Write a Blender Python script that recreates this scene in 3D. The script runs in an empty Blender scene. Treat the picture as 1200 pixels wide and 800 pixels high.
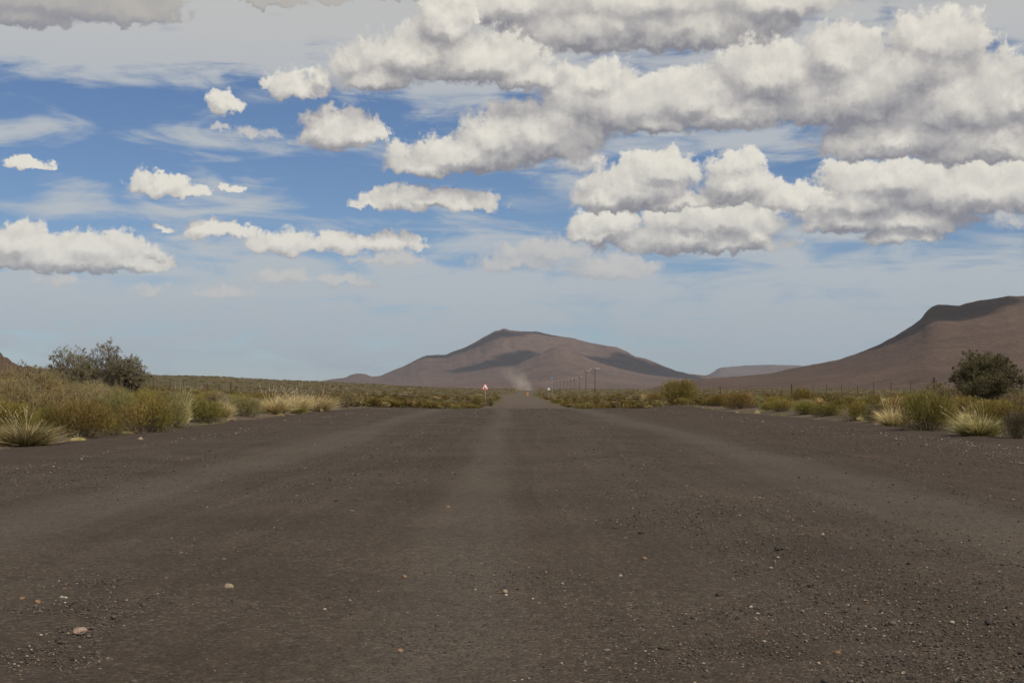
import bpy, math, random
import numpy as np
from mathutils import Vector, Matrix, noise as mnoise

rng = np.random.default_rng(7)
random.seed(7)
SC = bpy.context.scene
COL = SC.collection
R = math.radians

# ------------------------------------------------------------------ camera
F = 1667.0            # focal length in photograph pixels (1200 wide)
EYE = 0.80
HOR = 454.0           # horizon line in photograph pixels
cam_d = bpy.data.cameras.new('camera')
cam = bpy.data.objects.new('camera', cam_d)
COL.objects.link(cam)
cam_d.sensor_width = 36.0
cam_d.lens = F / 1200 * 36.0
cam_d.clip_start = 0.1
cam_d.clip_end = 90000
PITCH = math.atan((HOR - 400) / F)
cam.location = (0, 0, EYE)
cam.rotation_euler = (math.pi / 2 + PITCH, 0, 0)
SC.camera = cam
CP, SP = math.cos(PITCH), math.sin(PITCH)


def ray(px, py):
    """pixel of the photograph -> direction (x/y, z/y)"""
    a, b = (px - 600) / F, (400 - py) / F
    y = CP - b * SP
    z = SP + b * CP
    return a / y, z / y


def at(px, py, Y):
    t, e = ray(px, py)
    return t * Y, Y, EYE + e * Y


# ------------------------------------------------------------------ light
SUN_AZ, SUN_EL = 138.0, 48.0      # azimuth clockwise from +Y
SUN = Vector((math.sin(R(SUN_AZ)) * math.cos(R(SUN_EL)), math.cos(R(SUN_AZ)) * math.cos(R(SUN_EL)), math.sin(R(SUN_EL))))
sun_d = bpy.data.lights.new('sun', 'SUN')
sun_d.energy = 4.2
sun_d.angle = R(0.5)
sun_d.color = (1.0, 0.93, 0.83)
sun = bpy.data.objects.new('sun', sun_d)
COL.objects.link(sun)
sun.rotation_euler = SUN.to_track_quat('Z', 'Y').to_euler()

SC.view_settings.view_transform = 'Standard'
SC.view_settings.look = 'None'
SC.view_settings.exposure = 0.0
SC.view_settings.gamma = 1.0
SC.view_settings.use_curve_mapping = False
SC.cycles.max_bounces = 5
SC.cycles.diffuse_bounces = 2
SC.cycles.transparent_max_bounces = 6
SC.cycles.volume_bounces = 0
SC.cycles.use_denoising = True


# ------------------------------------------------------------------ node expression helper
class E:
    """A socket in a node tree with arithmetic."""
    def __init__(s, nt, sock):
        s.nt, s.s = nt, sock

    def _m(s, op, *a, clamp=False):
        n = s.nt.nodes.new('ShaderNodeMath')
        n.operation = op
        n.use_clamp = clamp
        for i, v in enumerate((s,) + a):
            if isinstance(v, E):
                s.nt.links.new(v.s, n.inputs[i])
            else:
                n.inputs[i].default_value = v
        return E(s.nt, n.outputs[0])

    def __add__(s, o): return s._m('ADD', o)
    def __radd__(s, o): return s._m('ADD', o)
    def __sub__(s, o): return s._m('SUBTRACT', o)
    def __rsub__(s, o): return (s * -1.0)._m('ADD', o)
    def __mul__(s, o): return s._m('MULTIPLY', o)
    def __rmul__(s, o): return s._m('MULTIPLY', o)
    def __truediv__(s, o): return s._m('DIVIDE', o)
    def max(s, o): return s._m('MAXIMUM', o)
    def min(s, o): return s._m('MINIMUM', o)
    def abs(s): return s._m('ABSOLUTE')
    def pow(s, o): return s._m('POWER', o)
    def clamp(s): return s._m('ADD', 0.0, clamp=True)

    def step(s, a, b, lo=0.0, hi=1.0, kind='SMOOTHSTEP'):
        n = s.nt.nodes.new('ShaderNodeMapRange')
        n.interpolation_type = kind
        s.nt.links.new(s.s, n.inputs['Value'])
        n.inputs['From Min'].default_value = a
        n.inputs['From Max'].default_value = b
        n.inputs['To Min'].default_value = lo
        n.inputs['To Max'].default_value = hi
        return E(s.nt, n.outputs[0])


def comb(nt, x, y, z=0.0):
    n = nt.nodes.new('ShaderNodeCombineXYZ')
    for i, v in enumerate((x, y, z)):
        if isinstance(v, E):
            nt.links.new(v.s, n.inputs[i])
        else:
            n.inputs[i].default_value = v
    return E(nt, n.outputs[0])


def vmath(nt, op, *a):
    n = nt.nodes.new('ShaderNodeVectorMath')
    n.operation = op
    for i, v in enumerate(a):
        if isinstance(v, E):
            nt.links.new(v.s, n.inputs[i])
        else:
            n.inputs[i].default_value = v
    return E(nt, n.outputs['Value'] if op in ('LENGTH', 'DOT_PRODUCT') else n.outputs[0])


def noise(nt, vec, scale, detail=4, rough=0.55, lac=2.0, dist=0.0, color=False, dim='3D'):
    n = nt.nodes.new('ShaderNodeTexNoise')
    n.noise_dimensions = dim
    n.inputs['Scale'].default_value = scale
    n.inputs['Detail'].default_value = detail
    n.inputs['Roughness'].default_value = rough
    n.inputs['Lacunarity'].default_value = lac
    n.inputs['Distortion'].default_value = dist
    if vec is not None:
        nt.links.new(vec.s, n.inputs['Vector'])
    return E(nt, n.outputs['Color' if color else 'Fac'])


def voronoi(nt, vec, scale, feature='F1', smooth=None, rnd=1.0, out='Distance', dim='3D'):
    n = nt.nodes.new('ShaderNodeTexVoronoi')
    n.voronoi_dimensions = dim
    n.feature = feature
    n.inputs['Scale'].default_value = scale
    n.inputs['Randomness'].default_value = rnd
    if smooth is not None:
        n.inputs['Smoothness'].default_value = smooth
    nt.links.new(vec.s, n.inputs['Vector'])
    return E(nt, n.outputs[out])


def mixc(nt, f, a, b, mode='MIX'):
    n = nt.nodes.new('ShaderNodeMix')
    n.data_type = 'RGBA'
    n.blend_type = mode
    for i, v in ((0, f), (6, a), (7, b)):
        if isinstance(v, E):
            nt.links.new(v.s, n.inputs[i])
        elif i == 0:
            n.inputs[0].default_value = v
        else:
            n.inputs[i].default_value = (v[0], v[1], v[2], 1)
    return E(nt, n.outputs[2])


# ------------------------------------------------------------------ world
world = bpy.data.worlds.new('World')
SC.world = world
world.use_nodes = True
wt = world.node_tree
wt.nodes.clear()
SKY_STRENGTH = 0.07
K = math.degrees(1) * 10      # sky coordinates in tenths of a degree


def sky_xy(px, py):
    t, e = ray(px, py)
    az = math.atan(t)
    el = math.atan(e * math.cos(az))
    return az * K, el * K


PXU = math.degrees(1 / F) * 10   # one photograph pixel in sky units (about 0.34)

# cumulus banks from back to front: x, y, half width, half height (photograph pixels), peak density
BANKS = [
 # low far clouds, thin
 [(75,330,38,12,.7),(176,341,24,11,.7),(332,327,46,13,.8),(405,331,40,11,.8),(258,342,40,10,.6),(455,306,50,13,.8),(300,160,30,11,.6),
  (640,296,62,22,.75),(720,317,64,20,.8),(600,310,62,18,.6),(40,268,24,9,.5),(1190,262,40,16,.5),(257,151,12,7,.6),
  (680,192,50,26,.5),(590,140,34,22,.5),(890,285,60,14,.4)],
 # shaded scraps under the sheet at the upper left
 [(60,4,150,34,.9),(30,20,64,22,.8),(150,14,62,26,.95),(205,20,14,14,.6),(320,3,38,12,.8),(385,0,24,9,.6),(470,-3,40,10,.7)],
 # lower right banks
 [(1035,216,95,34,1),(1150,228,110,44,1),(1000,244,80,32,.9),(990,262,52,26,.9),(1060,262,90,22,.8),(1040,280,40,14,.7),(1087,279,18,11,.7),
  (712,266,56,26,1),(700,278,46,15,.9),(840,262,92,36,1),(800,284,120,24,.9),(890,278,26,22,.8),(850,288,80,18,.7)],
 # upper round ones and the deck across the top
 [(745,226,76,44,1),(775,204,46,32,1),(712,236,42,26,1),(790,240,60,16,.8),(868,194,30,22,1),(862,220,46,38,1),(925,236,46,24,.9),
  (690,36,120,54,1),(800,34,148,50,1),(760,5,230,50,1),(600,8,110,40,1),(900,4,90,36,1)],
 # the great bank and the towers
 [(490,70,80,42,1),(520,34,36,42,1),(560,76,98,42,1),(625,92,56,26,.9),(440,98,54,22,.9),(410,76,30,28,.7),
  (350,106,34,24,.9),(324,96,20,11,.6),(372,94,16,20,.7),
  (545,184,96,34,1),(640,162,84,50,1),(580,166,52,36,1),(720,130,110,50,1),(700,100,38,30,1),(800,122,120,46,1),
  (495,196,50,20,.9),(770,144,60,30,.8),
  (900,94,78,50,1),(985,74,54,48,1),(1100,54,62,44,1),(1060,90,105,56,1),(1005,118,130,58,1),(1130,126,105,70,1),(1195,122,40,34,1),
  (1060,168,115,34,1),(1160,172,90,34,1),(860,134,80,36,.9),
  (397,158,50,32,1),(375,156,28,26,.9),(430,161,28,15,.9),(262,125,22,18,1),
  (35,192,26,12,1),(190,218,38,20,1),(218,224,20,12,.8),(265,222,16,7,.8),(191,268,14,7,.8),
  (500,238,88,20,1),(540,242,54,14,.9),(436,241,28,8,.8),
  (240,272,36,15,1),(270,274,38,13,1),(335,288,44,22,1),(400,288,60,17,1),(450,287,40,15,.9),
  (70,304,120,30,1),(20,289,60,28,1),(110,294,64,28,1),(150,308,50,18,.9)],
]
CL = [(x, y, rx, ry, w, k) for k, b in enumerate(BANKS) for (x, y, rx, ry, w) in b]


def new_group(name, ins, outs):
    g = bpy.data.node_groups.new(name, 'ShaderNodeTree')
    for n, t in ins:
        g.interface.new_socket(n, in_out='INPUT', socket_type='NodeSocket' + t)
    for n, t in outs:
        g.interface.new_socket(n, in_out='OUTPUT', socket_type='NodeSocket' + t)
    return g, g.nodes.new('NodeGroupInput'), g.nodes.new('NodeGroupOutput')


def use(nt, group, *ins):
    n = nt.nodes.new('ShaderNodeGroup')
    n.node_tree = group
    for i, v in enumerate(ins):
        nt.links.new(v.s, n.inputs[i])
    return [E(nt, o) for o in n.outputs]


def billow_group():
    """shared turbulence: warped position, cauliflower lumps, fine structure"""
    g, gi, go = new_group('billow', [('P', 'Vector')], [('Warped', 'Vector'), ('Lumps', 'Float'), ('Fine', 'Float')])
    P0 = E(g, gi.outputs[0])
    w1 = vmath(g, 'SUBTRACT', noise(g, P0, 0.045, 2, .5, color=True, dim='2D'), (.5, .5, .5))
    w2 = vmath(g, 'SUBTRACT', noise(g, P0, 0.17, 3, .6, color=True, dim='2D'), (.5, .5, .5))
    P = vmath(g, 'ADD', P0, vmath(g, 'MULTIPLY', w1, (13, 4.5, 0)))
    P = vmath(g, 'ADD', P, vmath(g, 'MULTIPLY', w2, (9, 7, 0)))
    b1 = voronoi(g, vmath(g, 'ADD', P0, vmath(g, 'MULTIPLY', w2, (8, 7, 0))), 0.10, 'SMOOTH_F1', .8, dim='2D')
    b2 = voronoi(g, vmath(g, 'ADD', P0, vmath(g, 'MULTIPLY', w2, (8, 8, 0))), 0.23, 'SMOOTH_F1', .6, dim='2D')
    n3 = noise(g, P0, 0.30, 8, .60, dim='2D')
    g.links.new(P.s, go.inputs[0])
    g.links.new(((0.40 - b1) * 0.36).s, go.inputs[1])
    g.links.new(((0.42 - b2) * 0.16 + (n3 - 0.5) * 0.44).s, go.inputs[2])
    return g


BILLOW = billow_group()


def bank_group(blobs):
    g, gi, go = new_group('bank', [('P', 'Vector')], [('Envelope', 'Float')])
    P = E(g, gi.outputs[0])
    env = None
    for (x, y, rx, ry, w, _k) in blobs:
        cx, cy = sky_xy(x, y)
        ax, ay = 1 / (rx * PXU * 1.10), 1 / (ry * PXU * 1.10)
        n = g.nodes.new('ShaderNodeVectorMath')
        n.operation = 'MULTIPLY_ADD'
        g.links.new(P.s, n.inputs[0])
        n.inputs[1].default_value = (ax, ay, 0)
        n.inputs[2].default_value = (-cx * ax, -cy * ay, 0)
        q = E(g, n.outputs[0])
        q2 = vmath(g, 'MULTIPLY', q, (-1, -1.9, 0))
        r = vmath(g, 'LENGTH', vmath(g, 'MAXIMUM', q, q2))
        e = r._m('MULTIPLY_ADD', -w, w)
        env = e if env is None else env._m('SMOOTH_MAX', e, 0.10)
    if env is None:          # cloud banks everywhere else on the dome, so the sky is whole when one looks round
        far = noise(g, vmath(g, 'MULTIPLY', P, (1, 1.6, 1)), 0.012, 3, .5, dim='2D')
        sx = g.nodes.new('ShaderNodeSeparateXYZ')
        g.links.new(P.s, sx.inputs[0])
        X, Y = E(g, sx.outputs[0]), E(g, sx.outputs[1])
        off = X.abs().step(240, 290).max(Y.step(190, 240)) * Y.step(40, 70)
        env = (far - 0.50) * 3.0 * off - (1 - off) * 2.0
    g.links.new(env.s, go.inputs[0])
    return g


tc = wt.nodes.new('ShaderNodeTexCoord')
sep = wt.nodes.new('ShaderNodeSeparateXYZ')
wt.links.new(tc.outputs['Generated'], sep.inputs[0])
dx, dy, dz = (E(wt, sep.outputs[i]) for i in range(3))
AZ = dx._m('ARCTAN2', dy) * K
EL = dz._m('ARCSINE') * K
P = comb(wt, AZ, EL, 0.0)


sky = wt.nodes.new('ShaderNodeTexSky')
sky.sky_type = 'NISHITA'
sky.sun_disc = False
sky.sun_elevation = R(SUN_EL)
sky.sun_rotation = R(SUN_AZ)
sky.altitude = 1200
sky.air_density = 1.0
sky.dust_density = 0.2
sky.ozone_density = 2.5
SK = E(wt, sky.outputs[0])
# clear-air colour: the tropospheric blue, a little deeper than the model's
SK = mixc(wt, 1.0, SK, (0.73, 0.83, 1.0), 'MULTIPLY')


def srgb(r, g, b):
    f = lambda c: ((c / 255 + .055) / 1.055) ** 2.4 if c > 10 else c / 255 / 12.92
    return (f(r), f(g), f(b))


def sk(c):        # display colour -> value before the background strength
    return tuple(v / SKY_STRENGTH for v in srgb(*c))


# cirrus veils
cv = comb(wt, AZ * 0.30, EL * 1.0, 3.0)
cn = noise(wt, cv, 0.075, 5, .55, dist=.6, dim='2D')
cn2 = noise(wt, comb(wt, AZ * 0.16, EL, 7.0), 0.14, 6, .6, dist=.3, dim='2D')
veil = (cn * 0.65 + cn2 * 0.45)
low = EL.step(0, 24, .13, .28) * EL.step(30, 72, 1, 0)          # banks near the horizon
low = low + EL.step(18, 40) * EL.step(58, 74, 1, 0) * 0.07
top = EL.step(104, 136) * AZ.step(-20, 60, 1, .55) * 0.40        # altostratus sheet above
mid = AZ.step(-90, 20) * EL.step(70, 85) * 0.06
wisp = EL.step(88, 96) * EL.step(98, 106, 1, 0) * 0.14
wisp = wisp + EL.step(62, 70) * EL.step(76, 88, 1, 0) * AZ.step(-200, -170) * AZ.step(-120, -70, 1, 0) * 0.18
thr = veil + low + top + mid + wisp
va = thr.step(0.58, 0.86) * 0.86
vc = mixc(wt, EL.step(0, 60), sk((166, 173, 180)), sk((188, 192, 194)))
vc = mixc(wt, EL.step(112, 150), vc, sk((200, 198, 193)))
SK = mixc(wt, va, SK, vc)

VEIL = SK


def backdrop(col):
    bg = wt.nodes.new('ShaderNodeBackground')
    bg.inputs['Strength'].default_value = SKY_STRENGTH
    wt.links.new(col.s, bg.inputs['Color'])
    return bg.outputs[0]


def cumulus(blobs):
    g, gi, go = new_group('cloud_cell', [('P', 'Vector'), ('EL', 'Float'), ('Veil', 'Color')], [('Color', 'Color')])
    Pg, ELg, col = (E(g, gi.outputs[i]) for i in range(3))
    W0, L0, FN = use(g, BILLOW, Pg)
    W1, L1, F1 = use(g, BILLOW, vmath(g, 'ADD', Pg, (1.5, 3.6, 0)))
    W2, L2, _ = use(g, BILLOW, vmath(g, 'ADD', Pg, (3.0, 12.0, 0)))
    for k in sorted(set(b[5] for b in blobs)) or [9]:
        bk = bank_group([b for b in blobs if b[5] == k])
        E0, E1, E2 = (use(g, bk, w)[0] for w in (W0, W1, W2))
        S0, S1, S2 = E0 + L0, E1 + L1, E2 + L2
        crisp = (E0 - E1).step(-.14, .10, .28, 1)      # ragged tops, smooth bases
        alpha = (E0 + (L0 + FN) * crisp).step(0.0, 0.25 if k else 0.42)
        tone = (S0 - S1).max(-0.40).min(0.40) * 0.80 + (S0 - S2).max(-0.8).min(0.6) * 0.64 + (FN - F1) * 0.30 + (FN * 0.10)  # sunlit tops and shaded undersides worked into the cloud colour
        lit = (tone + 0.23).step(-0.34, 1.02, kind='LINEAR')
        c_hi, c_mid, c_lo = sk((231, 226, 214)), sk((188, 184, 180)), sk((134, 133, 140))
        if k < 2:       # thin or shaded scraps
            c_hi, c_mid, c_lo = (sk((204, 200, 194)), sk((182, 180, 180)), sk((152, 154, 165))) if k == 0 else (sk((182, 178, 172)), sk((160, 158, 160)), sk((143, 143, 152)))
        cc = mixc(g, lit.step(0.0, 0.5, kind='LINEAR'), c_lo, c_mid)
        cc = mixc(g, lit.step(0.46, 0.95, kind='LINEAR'), cc, c_hi)
        # far clouds sink into the air, haze blended into their colour
        cc = mixc(g, ELg.step(20, 75, .30, 0), cc, sk((168, 176, 184)))
        col = mixc(g, alpha * (0.97 if k else 0.85), col, cc)
    g.links.new(col.s, go.inputs[0])
    return backdrop(use(wt, g, P, EL, VEIL)[0])


def pick(f, a, b):
    n = wt.nodes.new('ShaderNodeMixShader')
    wt.links.new(f.s, n.inputs[0])
    wt.links.new(a, n.inputs[1])
    wt.links.new(b, n.inputs[2])
    return n.outputs[0]


def zone(x0, x1, y0, y1):
    return [c for c in CL if c[0] + c[2] * 1.35 + 20 > x0 and c[0] - c[2] * 1.35 - 20 < x1
            and c[1] + c[3] * 1.3 + 30 > y0 and c[1] - c[3] * 1.3 - 25 < y1]


def grid(x0, x1, y0, y1, depth=0):
    """the banks in view, in cells, so that each ray only evaluates the clouds near it"""
    b = zone(x0, x1, y0, y1)
    if len(b) <= 13 or depth >= 5:
        return cumulus(b) if b else backdrop(VEIL)
    if (x1 - x0) > 1.6 * (y1 - y0):
        m = (x0 + x1) / 2
        sx, _ = sky_xy(m, 250)
        return pick(AZ._m('GREATER_THAN', sx), grid(x0, m, y0, y1, depth + 1), grid(m, x1, y0, y1, depth + 1))
    m = (y0 + y1) / 2
    # a line of constant elevation
    _, sy = sky_xy(600, m)
    return pick(EL._m('LESS_THAN', sy), grid(x0, x1, y0, m + 6, depth + 1), grid(x0, x1, m - 6, y1, depth + 1))


inview = grid(-160, 1360, -130, 352)
around = cumulus([])
_, e_top = sky_xy(600, -130)
a_side = sky_xy(1360, 250)[0]
_, e_low = sky_xy(600, 352)
outside = AZ.abs()._m('GREATER_THAN', a_side).max(EL._m('GREATER_THAN', e_top))
sh = pick(outside, inview, around)
sh = pick(EL._m('LESS_THAN', e_low), sh, backdrop(VEIL))
# the ground hides everything below the horizon
GB = wt.nodes.new('ShaderNodeBackground')
GB.inputs['Color'].default_value = (.10, .085, .07, 1)
GB.inputs['Strength'].default_value = 1
sh = pick(EL._m('LESS_THAN', -6.0), sh, GB.outputs[0])
wo = wt.nodes.new('ShaderNodeOutputWorld')
wt.links.new(sh, wo.inputs['Surface'])
print('cells', sum(1 for n in wt.nodes if n.type == 'GROUP'))
world.cycles.sampling_method = 'MANUAL'
world.cycles.sample_map_resolution = 512



# ------------------------------------------------------------------ mesh helpers
def link(name, me, mats=(), parent=None):
    o = bpy.data.objects.new(name, me)
    COL.objects.link(o)
    for m in mats:
        if m.name not in me.materials:
            me.materials.append(m)
    if parent is not None:
        o.parent = parent
    return o


def mesh_np(name, V, faces, nper, smooth=False, tint=None, mat_index=None):
    """V (n,3); faces (m,nper) -> mesh, with a per-vertex colour attribute 'tint' (own colour of each leaf or stone)"""
    me = bpy.data.meshes.new(name)
    V = np.asarray(V, np.float32)
    faces = np.asarray(faces, np.int32)
    me.vertices.add(len(V))
    me.vertices.foreach_set('co', V.ravel())
    me.loops.add(faces.size)
    me.loops.foreach_set('vertex_index', faces.ravel())
    me.polygons.add(len(faces))
    me.polygons.foreach_set('loop_start', np.arange(len(faces), dtype=np.int32) * nper)
    me.polygons.foreach_set('loop_total', np.full(len(faces), nper, np.int32))
    if smooth:
        me.polygons.foreach_set('use_smooth', np.ones(len(faces), bool))
    if mat_index is not None:
        me.polygons.foreach_set('material_index', np.asarray(mat_index, np.int32))
    if tint is not None:
        a = me.color_attributes.new('tint', 'FLOAT_COLOR', 'POINT')
        c = np.ones((len(V), 4), np.float32)
        c[:, :3] = tint
        a.data.foreach_set('color', c.ravel())
    me.update(calc_edges=True)
    return me


def tag(o, label=None, cat=None, group=None, kind=None):
    if label: o['label'] = label
    if cat: o['category'] = cat
    if group: o['group'] = group
    if kind: o['kind'] = kind
    return o


def empty(name, loc, label, cat, group=None):
    o = bpy.data.objects.new(name, None)
    COL.objects.link(o)
    o.location = loc
    return tag(o, label, cat, group)


def vn2(x, y, seed=0):
    """smooth value noise, -1..1"""
    x = np.asarray(x, float); y = np.asarray(y, float)
    xi, yi = np.floor(x).astype(np.int64), np.floor(y).astype(np.int64)
    fx, fy = x - xi, y - yi
    fx, fy = fx * fx * (3 - 2 * fx), fy * fy * (3 - 2 * fy)
    def h(a, b):
        n = (a * 374761393 + b * 668265263 + seed * 1442695041) & 0xffffffff
        n = ((n ^ (n >> 13)) * 1274126177) & 0xffffffff
        return ((n ^ (n >> 16)) & 0xffff) / 32767.5 - 1
    a, b, c, d = h(xi, yi), h(xi + 1, yi), h(xi, yi + 1), h(xi + 1, yi + 1)
    return (a * (1 - fx) + b * fx) * (1 - fy) + (c * (1 - fx) + d * fx) * fy


def fbm(x, y, o=4, seed=0, g=.5):
    s, a, t = 0, 1, 0
    for k in range(o):
        s = s + a * vn2(x * 2 ** k, y * 2 ** k, seed + k * 17); t += a; a *= g
    return s / t


def smooth(a, b, x):
    t = np.clip((np.asarray(x, float) - a) / (b - a), 0, 1)
    return t * t * (3 - 2 * t)


# ------------------------------------------------------------------ materials
def material(name, rough=.9, spec=.2):
    m = bpy.data.materials.new(name)
    m.use_nodes = True
    nt = m.node_tree
    b = nt.nodes['Principled BSDF']
    b.inputs['Roughness'].default_value = rough
    b.inputs['Specular IOR Level'].default_value = spec
    return m, nt, b


def pos(nt):
    return E(nt, nt.nodes.new('ShaderNodeNewGeometry').outputs['Position'])


def ocoord(nt):
    return E(nt, nt.nodes.new('ShaderNodeTexCoord').outputs['Object'])


def bump(nt, b, h, dist, strength=1.0):
    n = nt.nodes.new('ShaderNodeBump')
    n.inputs['Strength'].default_value = strength
    n.inputs['Distance'].default_value = dist
    nt.links.new(h.s, n.inputs['Height'])
    nt.links.new(n.outputs[0], b.inputs['Normal'])


def simple(name, col, rough=.7, spec=.3, metal=0.0, var=.12, scale=20):
    m, nt, b = material(name, rough, spec)
    b.inputs['Metallic'].default_value = metal
    f = noise(nt, ocoord(nt), scale, 4, .6)
    c = mixc(nt, f, tuple(v * (1 - var) for v in col), tuple(v * (1 + var) for v in col))
    nt.links.new(c.s, b.inputs['Base Color'])
    return m


def leafy(name, transl=.25, rough=.75):
    """leaf / twig / straw: own colour from the tint attribute, thin enough to let light through"""
    m, nt, b = material(name, rough, .15)
    at_ = nt.nodes.new('ShaderNodeAttribute')
    at_.attribute_name = 'tint'
    oi = nt.nodes.new('ShaderNodeObjectInfo')
    hs = nt.nodes.new('ShaderNodeHueSaturation')
    r = E(nt, oi.outputs['Random'])
    nt.links.new((r * 0.03 + 0.485).s, hs.inputs['Hue'])
    nt.links.new((r * 0.30 + 0.85).s, hs.inputs['Value'])
    nt.links.new(at_.outputs['Color'], hs.inputs['Color'])
    nt.links.new(hs.outputs[0], b.inputs['Base Color'])
    tr = nt.nodes.new('ShaderNodeBsdfTranslucent')
    nt.links.new(hs.outputs[0], tr.inputs['Color'])
    mx = nt.nodes.new('ShaderNodeMixShader')
    mx.inputs[0].default_value = transl
    out = nt.nodes['Material Output']
    nt.links.new(b.outputs[0], mx.inputs[1])
    nt.links.new(tr.outputs[0], mx.inputs[2])
    nt.links.new(mx.outputs[0], out.inputs['Surface'])
    return m


M_LEAF = leafy('scrub_leaf')
M_STRAW = leafy('dry_grass', .3)
M_TWIG = leafy('dry_twig', 0.05, .85)

# ------------------------------------------------------------------ terrain
def road_l(y):
    return np.interp(y, [-60, 0, 17, 22, 27, 35, 51, 58, 66, 90, 150, 240, 330, 390, 450, 520, 600, 700],
                     [-6.4, -6.4, -6.3, -6.45, -6.5, -6.3, -6.2, -6.1, -4.6, -2.9, -1.7, -1.4, -2.2, -2.9, 1.3, 3.0, 4.0, 7])


def road_r(y):
    return np.interp(y, [-60, 0, 22, 26, 32, 40, 55, 60, 68, 90, 150, 240, 330, 390, 450, 520, 600, 700],
                     [7.9, 7.9, 7.9, 7.8, 7.6, 7.3, 6.8, 6.6, 5.8, 5.0, 4.8, 4.9, 4.8, 4.9, 6.6, 8.4, 9.8, 13])


PROFILE = ([-80, 0, 40, 50, 56, 62, 75, 100, 140, 240, 390, 480, 620, 680, 900, 1500, 30000],
           [0, 0, 0, -.01, -.03, -.12, -.42, -.95, -1.28, -1.32, -1.30, -.95, .22, .10, -1.5, -2.0, -2.0])
_py = np.arange(-80, 1600, 2.0)
_pz = np.interp(_py, *PROFILE)
_pz = np.convolve(np.pad(_pz, 4, 'edge'), np.ones(9) / 9, 'valid')


def base_z(y):
    return np.interp(y, _py, _pz)


HILL = ([-2000, 0, 120, 160, 180, 250, 300, 350, 400, 460, 520, 600, 700, 760, 900, 1000, 1200, 3000],
        [14, 14.5, 14.5, 14.3, 14, 12.6, 9.5, 7.6, 6.0, 2.6, 1.6, .6, -.2, -.2, -.6, -.8, -.6, 0])


def ground_z(x, y):
    x = np.asarray(x, float); y = np.asarray(y, float)
    l, r = road_l(y), road_r(y)
    z = base_z(y)
    off = np.maximum(np.maximum(l - x, x - r), 0)
    inside = np.minimum(x - l, r - x)
    # off the road the crest is much softer and the land runs on
    zo = np.interp(y, [-80, 55, 80, 150, 300, 480, 620, 700, 900], [0, 0, -.25, -.75, -.9, -.7, .0, -.1, -1.4])
    zo = np.where(y > 900, base_z(y), zo)
    k = smooth(2, 26, off)
    z = z * (1 - k) + zo * k
    # verge: a low shoulder, higher to the left
    z = z + .10 * smooth(.0, 1.2, off) + .55 * smooth(3, 16, off) * (x < 0) * smooth(-20, 10, y) * (1 - smooth(90, 190, y))
    z = z + .12 * smooth(3, 16, off) * (x > 0) * (1 - smooth(90, 190, y))
    z = z + smooth(.3, 3, off) * fbm(x * .25, y * .25, 3, 5) * .12 + smooth(10, 60, off) * fbm(x * .03, y * .02, 3, 9) * .5 * smooth(60, 300, y)
    # berm thrown up by the grader where the apron ends on the right
    z = z + .17 * np.exp(-((x - 6.9) / .8) ** 2 - ((y - 57) / 4.5) ** 2)
    z = z - .05 * smooth(.15, .5, inside)
    # long low rise on the left, 350 to 800 m off
    u = 600 + F * x / np.maximum(y, 40)
    s = np.interp(u, *HILL)
    hz = EYE + s * 600 / F
    w = smooth(190, 600, y) * (1 - smooth(900, 2500, y)) * smooth(690, 520, u) if False else smooth(190, 600, y) * (1 - smooth(900, 2500, y)) * (1 - smooth(440, 585, u))
    z = z * (1 - w) + (hz + fbm(x * .02, y * .02, 3, 31) * .35) * w
    return z


# polar sheet round the viewpoint, out to the horizon
ang = np.concatenate([np.arange(-180, -26, 6.0), np.arange(-26, 26, .22), np.arange(26, 180.1, 6.0)])
rad = np.concatenate([[0.5], np.geomspace(2, 30000, 420)])
A, RR = np.meshgrid(np.radians(ang), rad)
GX, GY = RR * np.sin(A), RR * np.cos(A)
GZ = ground_z(GX, GY)
V = np.stack([GX, GY, GZ], -1).reshape(-1, 3)
na, nr = len(ang), len(rad)
i, j = np.meshgrid(np.arange(na - 1), np.arange(nr - 1))
q = (j * na + i).ravel()
ground_me = mesh_np('ground', V, np.stack([q, q + 1, q + na + 1, q + na], 1), 4, True)


def ground_material():
    m, nt, b = material('karoo_ground', .95, .1)
    p = pos(nt)
    big = noise(nt, p, .012, 4, .6)
    mid = noise(nt, p, .35, 5, .6)
    fine = noise(nt, p, 6, 5, .7)
    c = mixc(nt, mid.step(.35, .65), (.105, .078, .052), (.07, .056, .038))
    # beyond the last separate bushes the ground carries the colour of its own scrub
    sp = nt.nodes.new('ShaderNodeSeparateXYZ')
    nt.links.new(p.s, sp.inputs[0])
    Y = E(nt, sp.outputs[1])
    scr = noise(nt, p, .09, 5, .75)
    cf = mixc(nt, scr.step(.38, .62), (.066, .057, .024), (.092, .076, .036))
    cf = mixc(nt, big.step(.40, .62), cf, (.090, .070, .036))
    c = mixc(nt, Y.step(60, 260), c, cf)
    plain = mixc(nt, noise(nt, p, .0022, 5, .6).step(.4, .6), (.115, .080, .058), (.085, .068, .048))
    c = mixc(nt, Y.step(900, 2200), c, plain)
    c = mixc(nt, fine.step(.3, .8) * 0.35, c, (.05, .04, .03))
    nt.links.new(c.s, b.inputs['Base Color'])
    bump(nt, b, fine + mid * 2, .05, .8)
    return m


ground = link('ground', ground_me, [ground_material()])
tag(ground, 'brown scrub covered plain running to the mountains', kind='structure')

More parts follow.
